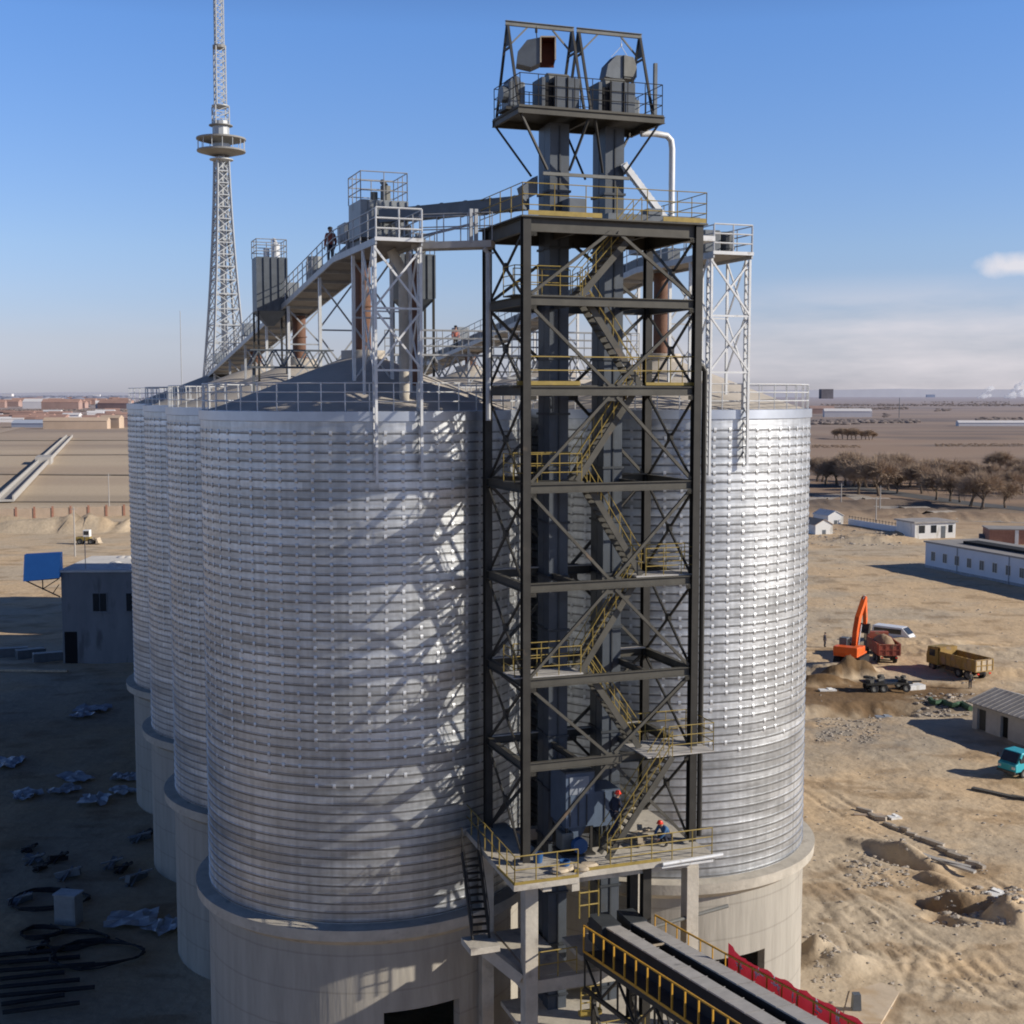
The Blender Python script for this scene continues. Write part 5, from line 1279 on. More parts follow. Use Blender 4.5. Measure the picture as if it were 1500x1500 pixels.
mb.tube((2.9, .05, 5.5), (4.35, .05, 6.98), .09, 8); mb.build('hydraulic_ram', M['grey_rail'], hs)
# white minibus
t = thing('minibus', 'white minibus parked behind the red brown dump truck', 'minibus', on(1308, 940), R(-38))
for x in (-1.4, 1.45):
    for y in (-.8, .8): wheel(t, x, y, .34, .22)
mb = MB(); mb.prism([(-2.4, .35), (2.45, .35), (2.5, .95), (2.2, 1.25), (1.45, 2.0), (-2.3, 2.05), (-2.42, 1.0)], -.9, .9); mb.build('body', M['white_gloss'], t, bevel=.1)
mb = MB(); mb.prism([(2.23, 1.27), (1.52, 1.95), (1.55, 1.97), (2.26, 1.29)], -.78, .78); mb.build('windscreen', M['glass'], t)
for s in (-1, 1):
    mb = MB(); mb.bb(-2.1, 1.35, s * .905 - .008, s * .905 + .008, 1.2, 1.8); mb.build('side_window', M['glass'], t)
    mb = MB(); mb.bb(2.46, 2.53, s * .65 - .12, s * .65 + .12, .75, .95); mb.build('headlight', M['tarp'], t)
# turquoise lorry at the right edge
t = thing('light_truck', 'turquoise light truck at the right edge beside the shed', 'truck', on(1488, 1138) + Vector((1.4, .9, 0)), R(180 + 28))
for x in (-2.3, 1.6):
    for y in (-.8, .8): wheel(t, x, y, .40, .25)
mb = MB(); mb.bb(-3.6, 2.2, -.4, .4, .5, .72); mb.build('chassis', M['dark_steel'], t)
mb = MB(); mb.prism([(.75, .55), (2.55, .55), (2.6, 1.15), (2.35, 1.25), (1.95, 2.05), (.75, 2.1)], -.9, .9); cab = mb.build('cab', M['teal'], t, bevel=.07)
mb = MB(); mb.prism([(2.40, 1.27), (2.01, 2.0), (2.04, 2.02), (2.43, 1.29)], -.78, .78); mb.build('windscreen', M['glass'], cab)
for s in (-1, 1):
    mb = MB(); mb.prism([(1.0, 1.25), (2.1, 1.25), (1.8, 1.9), (1.0, 1.92)], s * .905 - .008, s * .905 + .008); mb.build('side_window', M['glass'], cab)
    mb = MB(); mb.bb(2.56, 2.64, s * .68 - .14, s * .68 + .14, .8, 1.0); mb.build('headlight', M['white'], t)
    mb = MB(); mb.bar((2.3, s * .92, 1.6), (2.35, s * 1.12, 1.65), .03); mb.bb(2.32, 2.36, s * 1.12 - .07, s * 1.12 + .07, 1.4, 1.75); mb.build('mirror', M['dark_steel'], t)
mb = MB(); mb.bb(2.585, 2.66, -.9, .9, .42, .62); mb.build('bumper', M['drab'], t)
mb = MB(); mb.bb(-3.7, .65, -.95, .95, .73, .82)
for s in (-1, 1): mb.bb(-3.7, .65, s * .95 - .03, s * .95 + .03, .822, 1.3)
mb.bb(.59, .65, -.918, .918, .822, 1.3); mb.bb(-3.7, -3.64, -.918, .918, .822, 1.3); mb.build('cargo_bed', M['teal'], t)
# dark flatbed standing in the pit
t = thing('flatbed_trailer', 'dark flatbed trailer loaded with scrap in the wet soil below the excavator', 'trailer', on(1300, 1012), R(8))
for x in (-1.8, -.8, 1.6):
    for y in (-.9, .9): wheel(t, x, y, .45, .28)
mb = MB(); mb.bb(-2.6, 2.2, -1.1, 1.1, .85, 1.0); mb.bb(2.2, 3.6, -.1, .1, .8, .95); mb.build('bed', M['dark_steel'], t)
mb = MB()
for q in range(12): mb.box((random.uniform(-2.3, 1.9), random.uniform(-.8, .8), 1.15 + random.uniform(0, .25)), (random.uniform(.4, 1.2), random.uniform(.2, .5), random.uniform(.1, .35)), random.uniform(0, 3), random.uniform(-.3, .3))
mb.build('scrap_load', M['drab'], t)['kind'] = 'stuff'
o = MB().box((0, 0, 0), (2.3, 1.2, .5)).build('concrete_block', M['white'], bevel=.04); o.location = on(1337, 1008) + Vector((0, 0, .22)); o.rotation_euler = (0, 0, R(20)); tag(o, 'white block lying beside the dark flatbed trailer', 'block')
# small tracked loader on the left
t = thing('wheel_loader', 'small pale yellow loader parked by the spoil heaps on the far left', 'loader', on(127, 797), R(0))
for x in (-1.1, 1.1):
    for y in (-.85, .85): wheel(t, x, y, .6, .4)
mb = MB(); mb.bb(-2.0, .9, -.7, .7, .7, 1.5); mb.build('engine_housing', M['yellow'], t, bevel=.1)
mb = MB(); mb.bb(-.5, .8, -.65, .65, 1.505, 2.9); mb.build('cab', M['white'], t, bevel=.06)
mb = MB(); mb.bb(-.35, .65, -.67, -.655, 1.9, 2.7); mb.build('cab_window', M['glass'], t)
mb = MB(); mb.prism([(2.2, .2), (3.0, .2), (2.7, .4), (2.4, 1.3), (2.2, 1.2)], -1.1, 1.1); mb.bar((.8, -.5, 1.2), (2.3, -.5, .7), .18); mb.bar((.8, .5, 1.2), (2.3, .5, .7), .18); mb.build('bucket_arm', M['grain_debris'], t)
person('person in dark clothes standing alone left of the excavator', on(1208, 949), R(-40), 'stand', 'navy', 'navy', group=None)
person('person in a pale jacket standing behind the ochre dump truck', on(1421, 1008), R(90), 'stand', 'drab', 'navy')

# ------------------------------------------------------------------ buildings on the right
def wallbox(t, mb_mat, L_, W_, H_, name='wall'):
    mb = MB(); mb.bb(0, L_, 0, W_, -0.6, H_); return mb.build(name, mb_mat, t)
# long white building: x runs along its facade, facade at y=0
A_ = G(1355, 831); B_ = G(1500, 860.5); dr = (B_ - A_).normalized()
t = thing('office_building', 'long low white building with a row of small windows at the right edge', 'building', A_, math.atan2(dr.y, dr.x))
L_, W_, H_ = 44.0, 11.0, 4.4
wallbox(t, M['blue_white'], L_, W_, H_)
mb = MB(); mb.bb(-.25, L_ + .25, -.25, W_ + .25, H_ + .003, H_ + .28); mb.build('roof', M['flatroof'], t)
mb = MB(); mb.bb(6, L_ - 4, 3.2, 6.2, H_ + .285, H_ + .75); mb.build('roof_ridge', M['dark'], t)
mb = MB(); mb.bb(0.0, L_, -.06, -.003, -.6, .45); mb.build('plinth', M['tarp'], t)
for q in range(13):
    x = 2.3 + q * 3.25
    mb = MB(); mb.bb(x - .62, x + .62, -.05, -.003, 1.35, 3.05); f = mb.build('window', M['white'], t)
    mb = MB(); mb.bb(x - .52, x - .04, -.075, -.052, 1.45, 2.95); mb.bb(x + .04, x + .52, -.075, -.052, 1.45, 2.95); mb.build('pane', M['hood'], f)
for x in (8.9, 22.0): 
    mb = MB(); mb.tube((x, -.1, 0), (x, -.1, H_), .06, 6); mb.build('downpipe', M['tarp'], t)
# shed with sheet roof
A_ = G(1424, 1066); B_ = G(1500, 1092); dr = (B_ - A_).normalized()
t = thing('shed', 'low shed with a grey sheet roof and open dark doorways at the right edge', 'shed', A_, math.atan2(dr.y, dr.x))
L_, W_, H_ = 15.0, 5.5, 2.35
mb = MB(); mb.bb(0, L_, .35, W_, -.4, H_ - .05); mb.bb(0, .6, 0, .348, -.4, H_ - .05)
x = .6; spans = [(.6, 1.75), (3.6, 4.55), (6.6, 7.6), (9.6, 10.6), (12.6, 13.6)]; prev = .6
for a, b in spans:
    if a > prev: mb.bb(prev + .001, a, 0, .348, -.4, H_ - .05)
    mb.bb(a + .001, b - .001, 0, .348, 1.95, H_ - .05); prev = b
mb.bb(prev, L_, 0, .348, -.4, H_ - .05); mb.build('wall', M['shed_wall'], t)
for q, (a, b) in enumerate(spans):
    mb = MB(); mb.bb(a + .002, b - .002, .30, .346, -.3, 1.94); mb.build('door', M['dark'] if q else M['drab'], t)
mb = MB(); 
prof = [(-.5, H_), (W_ / 2, H_ + 1.0), (W_ + .4, H_ + .1), (W_ + .4, H_ + .17), (W_ / 2, H_ + 1.08), (-.5, H_ + .08)]
mb.prism(prof, -.35, L_ + .3, 'YZ'); mb.build('roof', M['asbestos'], t)
mb = MB()
for q in range(24): 
    x = -.3 + q * .66; mb.bar((x, -.5, H_ + .10), (x, W_ / 2, H_ + 1.10), .07, .05)
mb.build('roof_corrugation', M['asbestos'], t)
mb = MB(); mb.prism([(0.05, H_ - .04), (W_ - .02, H_ - .04), (W_ / 2, H_ + .98)], .02, .25, 'YZ'); mb.build('gable', M['shed_wall'], t)
# small white house
A_ = G(1336, 779); B_ = G(1362, 789)
t = thing('small_house', 'small white flat roofed house beyond the long white building', 'house', G(1362, 789), R(14))
mb = MB(); mb.bb(-3.5, 6.0, 0, 7.5, -.5, 3.3); mb.build('wall', M['white'], t)
mb = MB(); mb.bb(-3.9, 6.4, -.4, 7.9, 3.303, 3.6); mb.build('roof', M['asbestos'], t)
for x0, x1, z0, z1, nm in ((-2.6, -1.2, 1.2, 2.8, 'window'), (.2, 1.5, 1.2, 2.8, 'window'), (2.6, 3.6, 0, 2.6, 'door'), (4.3, 5.3, 1.2, 2.8, 'window')):
    mb = MB(); mb.bb(x0, x1, -.04, -.003, z0, z1); mb.build(nm, M['glass'] if nm == 'window' else M['slate_box'], t)
# white gabled huts
for (px, py, lab, s) in ((1207, 783, 'white gabled hut touching the edge of the sunlit silo', 1.0), (1224, 768, 'white gabled hut just behind the other, near the end of the low wall', .95)):
    t = thing('hut', lab, 'hut', G(px, py), R(18), 'white gabled huts'); t.scale = (s, s, s)
    mb = MB(); mb.prism([(-2.1, -.4), (2.1, -.4), (2.1, 2.1), (0, 3.2), (-2.1, 2.1)], 0, 7, 'XZ'); mb.build('wall', M['white'], t)
    mb = MB()
    for sg in (-1, 1): mb.bar((sg * 1.15, -.2, 2.68), (sg * 1.15, 7.2, 2.68), 2.55, .09, up=(sg * .46, 0, .887))
    mb.build('roof', M['plaster_tan'] if s == 1 else M['white'], t)
    mb = MB(); mb.bb(-.45, .45, -.03, -.003, 0, 1.0); mb.build('door', M['slate_box'], t)
# low blue wall with fence
A_ = G(1243, 768); B_ = G(1334, 783); d = (B_ - A_); 
t = thing('boundary_wall', 'low pale blue wall topped with a picket fence running to the small house', 'wall', A_, math.atan2(d.y, d.x))
mb = MB(); mb.bb(0, d.length, -.12, .12, -.4, 1.3); mb.build('wall_panel', M['blue_white'], t)
mb = MB(); n = int(d.length / 1.2)
for q in range(n): mb.bar((q * 1.2 + .3, 0, 1.3), (q * 1.2 + .3, 0, 2.1), .1)
mb.bar((0, 0, 1.9), (d.length, 0, 1.9), .07); mb.build('picket', M['drab'], t)['kind'] = 'stuff'
# red brown low building and a dark car
t = thing('brick_store', 'red brown brick store with white piers behind the long white building', 'building', G(1449, 797), R(-9))
mb = MB(); mb.bb(0, 16, 0, 7, -.5, 2.9); mb.build('wall', M['brick'], t)
mb = MB(); mb.bb(-.2, 16.2, -.2, 7.2, 2.903, 3.1); mb.build('roof', M['flatroof'], t)
for x in (4.9, 11): mb = MB(); mb.bb(x, x + .7, -.12, -.003, -.4, 3.0); mb.build('pier', M['white'], t)
t = thing('parked_car', 'dark car parked left of the red brown brick store', 'car', G(1440, 792), R(70))
for x in (-1.3, 1.3):
    for y in (-.72, .72): wheel(t, x, y, .31, .2)
mb = MB(); mb.prism([(-2.1, .3), (2.1, .3), (2.15, .8), (1.2, .92), (.5, 1.42), (-1.1, 1.45), (-1.8, .95), (-2.15, .85)], -.85, .85); mb.build('body', M['slate_box'], t, bevel=.06)
mb = MB(); mb.bb(-.9, .5, -.87, -.853, .95, 1.32); mb.build('side_window', M['glass'], t)
# utility poles
for (px, pb, pt, lab) in ((1283, 765, 728, 'concrete pole nearest the low blue wall'), (1289, 750, 712, 'taller looking concrete pole just behind the nearer pole by the roadside'), (1232, 738, 708, 'grey pole beside the bend of the dirt track'), (1317, 612, 583, 'thin dark pole far out on the plain')):
    p = G(px, pb); h = (pb - pt) / FPX * p.y * 1.01
    mb = MB(); mb.tube((0, 0, -.3), (0, 0, h), .17 if pb > 650 else .5, 8, .11 if pb > 650 else .4); 
    mb.bar((-.7, 0, h - .5), (.7, 0, h - .5), .1); o = mb.build('utility_pole', M['pole'] if pb > 650 else M['slate_box']); o.location = p; tag(o, lab, 'pole', 'poles on the right')

# roads
def strip(name, pts, w, m, z, kind='structure'):
    P = [Vector((p.x, p.y, 0)) for p in pts]
    # smooth
    Q = []
    for k in range(len(P) - 1):
        p0, p1, p2, p3 = P[max(k - 1, 0)], P[k], P[k + 1], P[min(k + 2, len(P) - 1)]
        for q in range(14):
            s = q / 14
            Q.append(0.5 * ((2 * p1) + (p2 - p0) * s + (2 * p0 - 5 * p1 + 4 * p2 - p3) * s * s + (3 * p1 - p0 - 3 * p2 + p3) * s ** 3))
    Q.append(P[-1]); vs = []
    for k, p in enumerate(Q):
        d = (Q[min(k + 1, len(Q) - 1)] - Q[max(k - 1, 0)]).normalized(); n = Vector((-d.y, d.x, 0)) * w / 2
        zz = gz(p.x, p.y) + z
        vs += [(p.x - n.x, p.y - n.y, zz), (p.x + n.x, p.y + n.y, zz)]
    mb = MB(); mb.add(vs, [(2 * k, 2 * k + 2, 2 * k + 3, 2 * k + 1) for k in range(len(Q) - 1)])
    return tag(mb.build(name, m), kind=kind)
strip('road', [G(1130, 706), G(1200, 711), G(1262, 716), G(1320, 724), (G(1400, 735)), G(1470, 743), G(1560, 752)], 8.5, M['asphalt'], 0.05)
strip('dirt_track', [G(1185, 737), G(1215, 727), G(1250, 726), G(1300, 742), G(1400, 760), G(1540, 765)], 7, M['stone'], 0.03)

# ------------------------------------------------------------------ bare trees
def bare_tree_mesh(seed, h=11.0):
    rnd = random.Random(seed)
    tr = MB(); tw = MB()
    def limb(p, d, ln, r, lev):
        n = 3; q = p
        for k in range(n):
            d = (d + Vector((rnd.uniform(-.16, .16), rnd.uniform(-.16, .16), rnd.uniform(-.02, .14)))).normalized()
            q2 = q + d * ln / n; tr.tube(q, q2, r * (1 - .5 * k / n), 5 if lev < 2 else 4, r * (1 - .5 * (k + 1) / n))
            if lev >= 1 and k > 0:
                twigs(q2, d * .3, 12)
            q = q2
        if lev < 3:
            for _ in range(rnd.choice((3, 4)) if lev else 5):
                a = rnd.uniform(0, 6.28); t_ = rnd.uniform(.35, .75) if lev else rnd.uniform(.4, .75)
                s = d.cross(Vector((math.cos(a), math.sin(a), .3))).normalized()
                nd = (d * (1 - t_ * .55) + s * t_ + Vector((0, 0, .12))).normalized()
                limb(q - d * rnd.uniform(0, ln * .25), nd, ln * rnd.uniform(.55, .75), r * .52, lev + 1)
        else:
            twigs(q, d * .6, 22)
    def twigs(q, d, n):
        for _ in range(n):
            nd = (d + Vector((rnd.gauss(0, .65), rnd.gauss(0, .65), rnd.gauss(.12, .6)))).normalized(); ln = rnd.uniform(.5, 1.6)
            s = nd.cross(Vector((rnd.uniform(-1, 1), rnd.uniform(-1, 1), rnd.uniform(-1, 1)))).normalized() * .022
            e_ = q + nd * ln; mid = q + nd * ln * .5 + Vector((rnd.uniform(-.1, .1), rnd.uniform(-.1, .1), rnd.uniform(0, .1)))
            tw.add([q - s, q + s, mid + s * .8, mid - s * .8, e_], [(0, 1, 2, 3), (3, 2, 4)])
            if rnd.random() < .7:
                e2 = mid + (nd + Vector((rnd.gauss(0, .6), rnd.gauss(0, .6), rnd.gauss(0, .5)))).normalized() * ln * .6
                tw.add([mid - s * .7, mid + s * .7, e2], [(0, 1, 2)])
    limb(Vector((0, 0, -.3)), Vector((rnd.uniform(-.1, .1), rnd.uniform(-.1, .1), 1)), h * .17, h * .020, 0)
    return tr, tw
protos = []
for sd_ in range(4):
    tr, tw = bare_tree_mesh(100 + sd_)
    t = thing('bare_tree', 'x', 'tree'); tr.build('trunk', M['bark'], t, fix=False); tw.build('crown', M['twig'], t, fix=False)
    zmax = max(v[2] for v in tw.v); protos.append((t, zmax))
used = [False] * 4
spots = []
for (cx, cb, ct) in [(200, 665, 490), (262, 672, 500), (325, 686, 490), (425, 697, 455), (462, 747, 520), (512, 703, 490), (590, 757, 480), (652, 722, 520), (727, 702, 510), (780, 702, 520), (862, 742, 520), (947, 782, 560), (1037, 792, 590), (1097, 797, 610), (1162, 822, 570), (1232, 842, 570), (1332, 640, 450), (1382, 832, 640), (1472, 737, 510), (1445, 660, 500), (985, 715, 520), (1060, 700, 530), (900, 700, 500), (700, 742, 560), (1135, 705, 540), (380, 690, 480), (560, 700, 490), (830, 690, 520), (1010, 680, 520), (230, 668, 510), (1185, 700, 540), (1425, 690, 560), (1495, 745, 560)] + [(rx_, rb_, rb_ - random.uniform(150, 230)) for rx_, rb_ in [(random.uniform(170, 1500), 0) for _ in range(16)] for rb_ in [random.uniform(655, 700) + max(0, (rx_ - 600) * .07)]]:
    spots.append((1150 + cx * .2333, 550 + cb * .2333, 550 + ct * .2333, 0))
for (cx, cb, ct) in [(310, 395, 335), (335, 398, 325), (362, 400, 320), (392, 402, 322), (420, 400, 318), (445, 402, 325), (480, 402, 340), (505, 402, 335), (530, 405, 332), (545, 403, 345)]:
    spots.append((1150 + cx * .2333, 550 + cb * .2333, 550 + ct * .2333, 1))
labs = {8: 'bare tree standing alone in front at the right end of the tree belt', 0: 'bare tree at the left end of the belt, against the sunlit silo', 6: 'large broad bare tree rising above the left middle of the belt', 16: 'tall bare tree set back in the field at the right, wide fan crown'}
for q, (px, pb, pt, g) in enumerate(spots):
    p = G(px, pb); h = (pb - pt) / FPX * p.y * 1.0
    k = q % 4; pr, zm = protos[k]
    lab = labs.get(q) or (['leafless tree of the brown belt along the grey road', 'small leafless tree of the distant clump beyond the road'][g])
    o = pr if not used[k] else copy_tree(pr); used[k] = True
    o.location = p; o.rotation_euler = (0, 0, random.uniform(0, 6.28)); s = h / zm; o.scale = (s * 1.12, s * 1.12, s)
    o['label'] = lab; o['group'] = ['bare trees along the grey road', 'clump of small bare trees beyond the road'][g]

# ------------------------------------------------------------------ left side: shaded yard, store building, town, tower
t = thing('store_building', 'grey shaded building with small dark windows and snowy roof left of the silos', 'building', G(93, 972), R(2))
mb = MB(); mb.bb(0, 34, 0, 13, -.5, 10.3); mb.build('wall', M['grey_plaster'], t)
mb = MB(); mb.bb(-.2, 34.2, -.25, 13.2, 10.303, 10.55); mb.build('roof', M['snow'], t)
mb = MB()
for q in range(26): mb.lathe([(0, .28), (.5, .2), (.8, 0)], 8, c=(random.uniform(.8, 33), random.uniform(.6, 12), 10.5))
mb.build('roof_drift', M['snow'], t, smooth=True)['kind'] = 'stuff'
for x in (4.2, 7.9, 11.6): 
    mb = MB(); mb.bb(x - .85, x + .85, -.05, -.003, 5.8, 8.0); mb.bb(x - 1.0, x + 1.0, -.16, -.051, 5.68, 5.79); f = mb.build('window', M['grey_plaster'], t)
    mb = MB(); mb.bb(x - .74, x - .03, -.07, -.052, 5.9, 7.9); mb.bb(x + .03, x + .74, -.07, -.052, 5.9, 7.9); mb.build('pane', M['glass'], f)
mb = MB(); mb.bb(.2, 1.6, -.03, -.003, -.2, 3.6); mb.build('door', M['dark'], t)
mb = MB(); mb.bar((2.6, .5, 10.5), (2.6, .5, 14.2), .07); mb.build('mast', M['pole'], t)
# unseen blocks, added behind only to throw the broad shade on the yard
for (x0, x1, y0, y1, h, lab) in ((-30, -14, 107, 146, 25, 'tall plain unseen block added close behind the left silo row to shade the yard'), (-45.5, -20, 162.5, 186, 22, 'plain unseen block added behind the store building to shade the yard')):
    t = thing('shade_block', lab, 'building', (x0, y0, 0), 0)
    mb = MB(); mb.bb(0, x1 - x0, 0, y1 - y0, -.5, h); mb.build('wall', M['grey_plaster'], t)
    mb = MB(); mb.bb(-.3, x1 - x0 + .3, -.3, y1 - y0 + .3, h + .003, h + .4); mb.build('roof', M['flatroof'], t)
# blue sheet canopy bracketed off the corner
p = G(93, 972)
t = thing('blue_canopy', 'bright blue sheet panel on struts sticking out from the corner of the grey building', 'canopy', p, R(2))
mb = MB(); mb.add([(-4.0, -.5, 9.35), (-.02, -.5, 9.75), (-.02, .15, 12.45), (-4.0, .15, 12.25), (-4.0, .9, 9.35), (-.02, .9, 9.75), (-.02, .9, 12.5), (-4.0, .9, 12.3)], [(0, 1, 2, 3), (7, 6, 5, 4), (3, 2, 6, 7), (0, 3, 7, 4), (1, 5, 6, 2), (0, 4, 5, 1)])
mb.build('sheet', M['blue_sheet'], t)
mb = MB()
mb.bar((-3.7, -.4, 9.4), (-.02, -.4, 7.6), .12); mb.bar((-1.9, -.4, 9.55), (-1.9, -.4, 8.4), .1); mb.bar((-1.9, -.4, 8.5), (-.02, -.4, 9.7), .1); mb.bar((-3.7, -.4, 9.4), (-.02, -.4, 9.7), .12); mb.bar((-.8, -.4, 8.0), (-.1, -.4, 9.0), .08)
mb.build('strut', M['dark_steel'], t)
# brick boundary wall with piers
A_ = G(-60, 762); B_ = G(230, 754); d = B_ - A_
t = thing('brick_wall', 'long tan brick boundary wall with dark piers crossing the fields on the left', 'wall', A_, math.atan2(d.y, d.x))
mb = MB(); mb.bb(0, d.length, -.12, .12, -.3, 2.4); mb.build('wall_panel', M['plaster_tan'], t)
n = int(d.length / 4.2)
for q in range(n): mb = MB(); mb.bb(q * 4.2, q * 4.2 + .5, -.28, .28, -.3, 2.8); mb.build('pier', M['brick'], t)
# raised concrete flume
A_ = G(8, 737); B_ = G(102, 641); d = B_ - A_
t = thing('concrete_flume', 'straight pale raised concrete channel running away across the left fields', 'channel', A_, math.atan2(d.y, d.x))
L_ = d.length
mb = MB(); mb.bb(0, L_, -2.2, 2.2, .4, 1.0); mb.bb(0, L_, -2.2, -1.8, 1.003, 2.2); mb.bb(0, L_, 1.8, 2.2, 1.003, 2.2); mb.build('trough', M['pole'], t)
mb = MB(); mb.bb(L_ * .36, L_ * .40, -3.2, 3.2, -.3, 3.2); mb.build('gate_block', M['pole'], t)
hz_line = mat('dry_bank', (0.27, 0.215, 0.16), .95, 0, .3, .05)
# field banks, dark lines across the left fields
for (ya, yb, wd) in ((694, 697, 5), (646, 645, 9), (735, 736, 2.2), (668, 666, 5), (627, 624, 14), (660, 612, 12)):
    xa, xb = -150, 260
    if wd == 12: xa, xb = -120, 90
    strip('field_bank', [G(xa, ya), G((xa + xb) / 2, (ya + yb) / 2), G(xb, yb)], wd, hz_line if wd < 12 else M['plaster_tan'], .25)
# poles on the left
for (px, pb, pt, lab) in ((110, 842, 760, 'thin pole standing behind the snowy roof on the left'), (160, 745, 688, 'thin pale pole in the left fields beyond the brick wall')):
    p = G(px, pb) if pb < 800 else G(px, 815); h = (pb - pt) / FPX * p.y * .9
    mb = MB(); mb.tube((0, 0, -.3), (0, 0, h), .16, 6, .1); mb.bar((-.6, 0, h - .5), (.6, 0, h - .5), .09); o = mb.build('utility_pole', M['pole']); o.location = p; tag(o, lab, 'pole', 'poles on the left')
o = MB().tube((0, 0, 0), (0, 0, 61), .28, 6, .12).build('radio_mast', M['tv']); o.location = (-123.5, 500, 0); tag(o, 'hair thin mast in the haze left of the lattice tower', 'mast')
# television tower
d0 = 300.0; tx = (331 - 750) / 1957 * d0
tv = thing('television_tower', 'very tall silver lattice broadcasting tower with two round decks on the left', 'tower', (tx, d0, 0), R(28))
def zat(py): return CAM_Z + (578 - py) / 1957 * d0 * 1.0 + (0 if py > 300 else (578 - py) ** 2 * 1.5e-5)
def hw(z):     # half width of a face
    k = max(0, min(1, z / 82)); return 4.6 * (1 - k) ** 1.8 + 1.25 + 1.5 * (1 - k)
legs = [MB() for _ in range(4)]; br = MB(); zz = [0]
while zz[-1] < 80: zz.append(zz[-1] + max(2.6, 6.5 * (1 - zz[-1] / 100)))
zz[-1] = 82
cs = [(1, 1), (-1, 1), (-1, -1), (1, -1)]
for a, b in zip(zz[:-1], zz[1:]):
    for q, (sx, sy) in enumerate(cs):
        legs[q].bar((sx * hw(a), sy * hw(a), a), (sx * hw(b), sy * hw(b), b), .42)
        ex_, ey_ = cs[(q + 1) % 4]
        br.bar((sx * hw(b), sy * hw(b), b), (ex_ * hw(b), ey_ * hw(b), b), .24)
        br.bar((sx * hw(a), sy * hw(a), a), (ex_ * hw(b), ey_ * hw(b), b), .18); br.bar((ex_ * hw(a), ey_ * hw(a), a), (sx * hw(b), sy * hw(b), b), .18)
for l in legs: l.build('leg', M['tv'], tv)
br.build('lattice', M['tv'], tv)
mb = MB(); mb.tube((0, 0, 0), (0, 0, 84), .75, 10)
z = 4
while z < 82: mb.tube((0, 0, z), (0, 0, z + .5), 1.15, 10); z += 6
mb.build('cable_shaft', M['tv'], tv)
for z, r, th, nm in ((83.4, 5.3, 1.0, 'lower_deck'), (86.0, 5.4, 1.0, 'upper_deck'), (89.0, 2.6, .5, 'crown_deck'), (81.6, 2.6, .6, 'collar'), (93.2, 1.9, .6, 'mast_collar')):
    mb = MB(); mb.lathe([(.2, z - th * .8), (r * .45, z - th * .8), (r, z), (r, z + th * .35), (.2, z + th * .5)], 28); mb.build(nm, M['tv_disc'] if 'deck' in nm else M['tv'], tv, smooth=True)
mb = MB()
for q in range(14): a = 2 * math.pi * q / 14; mb.bar((5.1 * math.cos(a), 5.1 * math.sin(a), 83.6), (5.1 * math.cos(a), 5.1 * math.sin(a), 86), .12)
mb.tube((0, 0, 83), (0, 0, 90), 1.9, 12); mb.build('deck_post', M['tv'], tv)
mb = MB()
def mast(z0, z1, w_):
    z = z0
    for sx, sy in cs: mb.bar((sx * w_, sy * w_, z0), (sx * w_, sy * w_, z1), .22)
    while z < z1 - .5:
        for q, (sx, sy) in enumerate(cs):
            ex_, ey_ = cs[(q + 1) % 4]; mb.bar((sx * w_, sy * w_, z), (ex_ * w_, ey_ * w_, z + 1.4), .14); mb.bar((sx * w_, sy * w_, z), (ex_ * w_, ey_ * w_, z), .14)
        z += 1.4
mast(89, 93.2, 1.5); mast(93.2, 106, 1.05); mast(106, 118.5, .82); mast(118.5, 130, .5)
mb.build('antenna_mast', M['tv'], tv)
for z, r in ((106, 1.5), (118.6, 1.2)):
    mb = MB(); mb.tube((0, 0, z - .3), (0, 0, z + .3), r, 12); mb.build('mast_collar', M['tv_disc'], tv)
# towns and barns on the plain
random.seed(11)
def block(name, p, sx, sy, h, wm, rm, lab, cat, grp, rz=0.0, pitched=True):
    t = MB(); t.bb(-sx / 2, sx / 2, -sy / 2, sy / 2, -.5, h); r_ = thing(name, lab, cat, p, rz, grp); t.build('wall', wm, r_)
    mb = MB()
    if pitched: mb.prism([(-sy / 2 - .4, h), (sy / 2 + .4, h), (0, h + sy * .22)], -sx / 2 - .3, sx / 2 + .3, 'YZ')
    else: mb.bb(-sx / 2 - .3, sx / 2 + .3, -sy / 2 - .3, sy / 2 + .3, h + .01, h + .5)
    mb.build('roof', rm, r_)
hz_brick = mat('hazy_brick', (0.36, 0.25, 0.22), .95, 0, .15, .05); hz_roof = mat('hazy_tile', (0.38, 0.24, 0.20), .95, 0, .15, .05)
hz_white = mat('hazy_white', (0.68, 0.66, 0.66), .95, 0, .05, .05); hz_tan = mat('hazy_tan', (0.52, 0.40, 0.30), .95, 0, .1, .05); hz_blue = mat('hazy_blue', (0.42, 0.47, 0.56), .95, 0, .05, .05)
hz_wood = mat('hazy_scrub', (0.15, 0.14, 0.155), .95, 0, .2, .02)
n_h = 0
for q in range(95):
    py = random.choice((random.uniform(592, 600), random.uniform(605, 622), random.uniform(608, 621), random.uniform(586, 592)))
    px = random.uniform(-30, 186); p = G(px, py); s = 1 + (p.y > 2500) * 1.6
    tone = random.random(); wm = hz_brick if tone < .55 else (hz_tan if tone < .8 else hz_white)
    block('brick_house', p, random.uniform(12, 30) * s, random.uniform(8, 12) * s, random.uniform(3.5, 6) * s, wm, hz_roof if tone < .8 else hz_white,
          ['low reddish house of the far town on the left', 'pale house of the far town on the left'][tone >= .55], 'house', ['reddish houses of the far town', 'pale houses of the far town'][tone >= .55], random.uniform(-.3, .3))
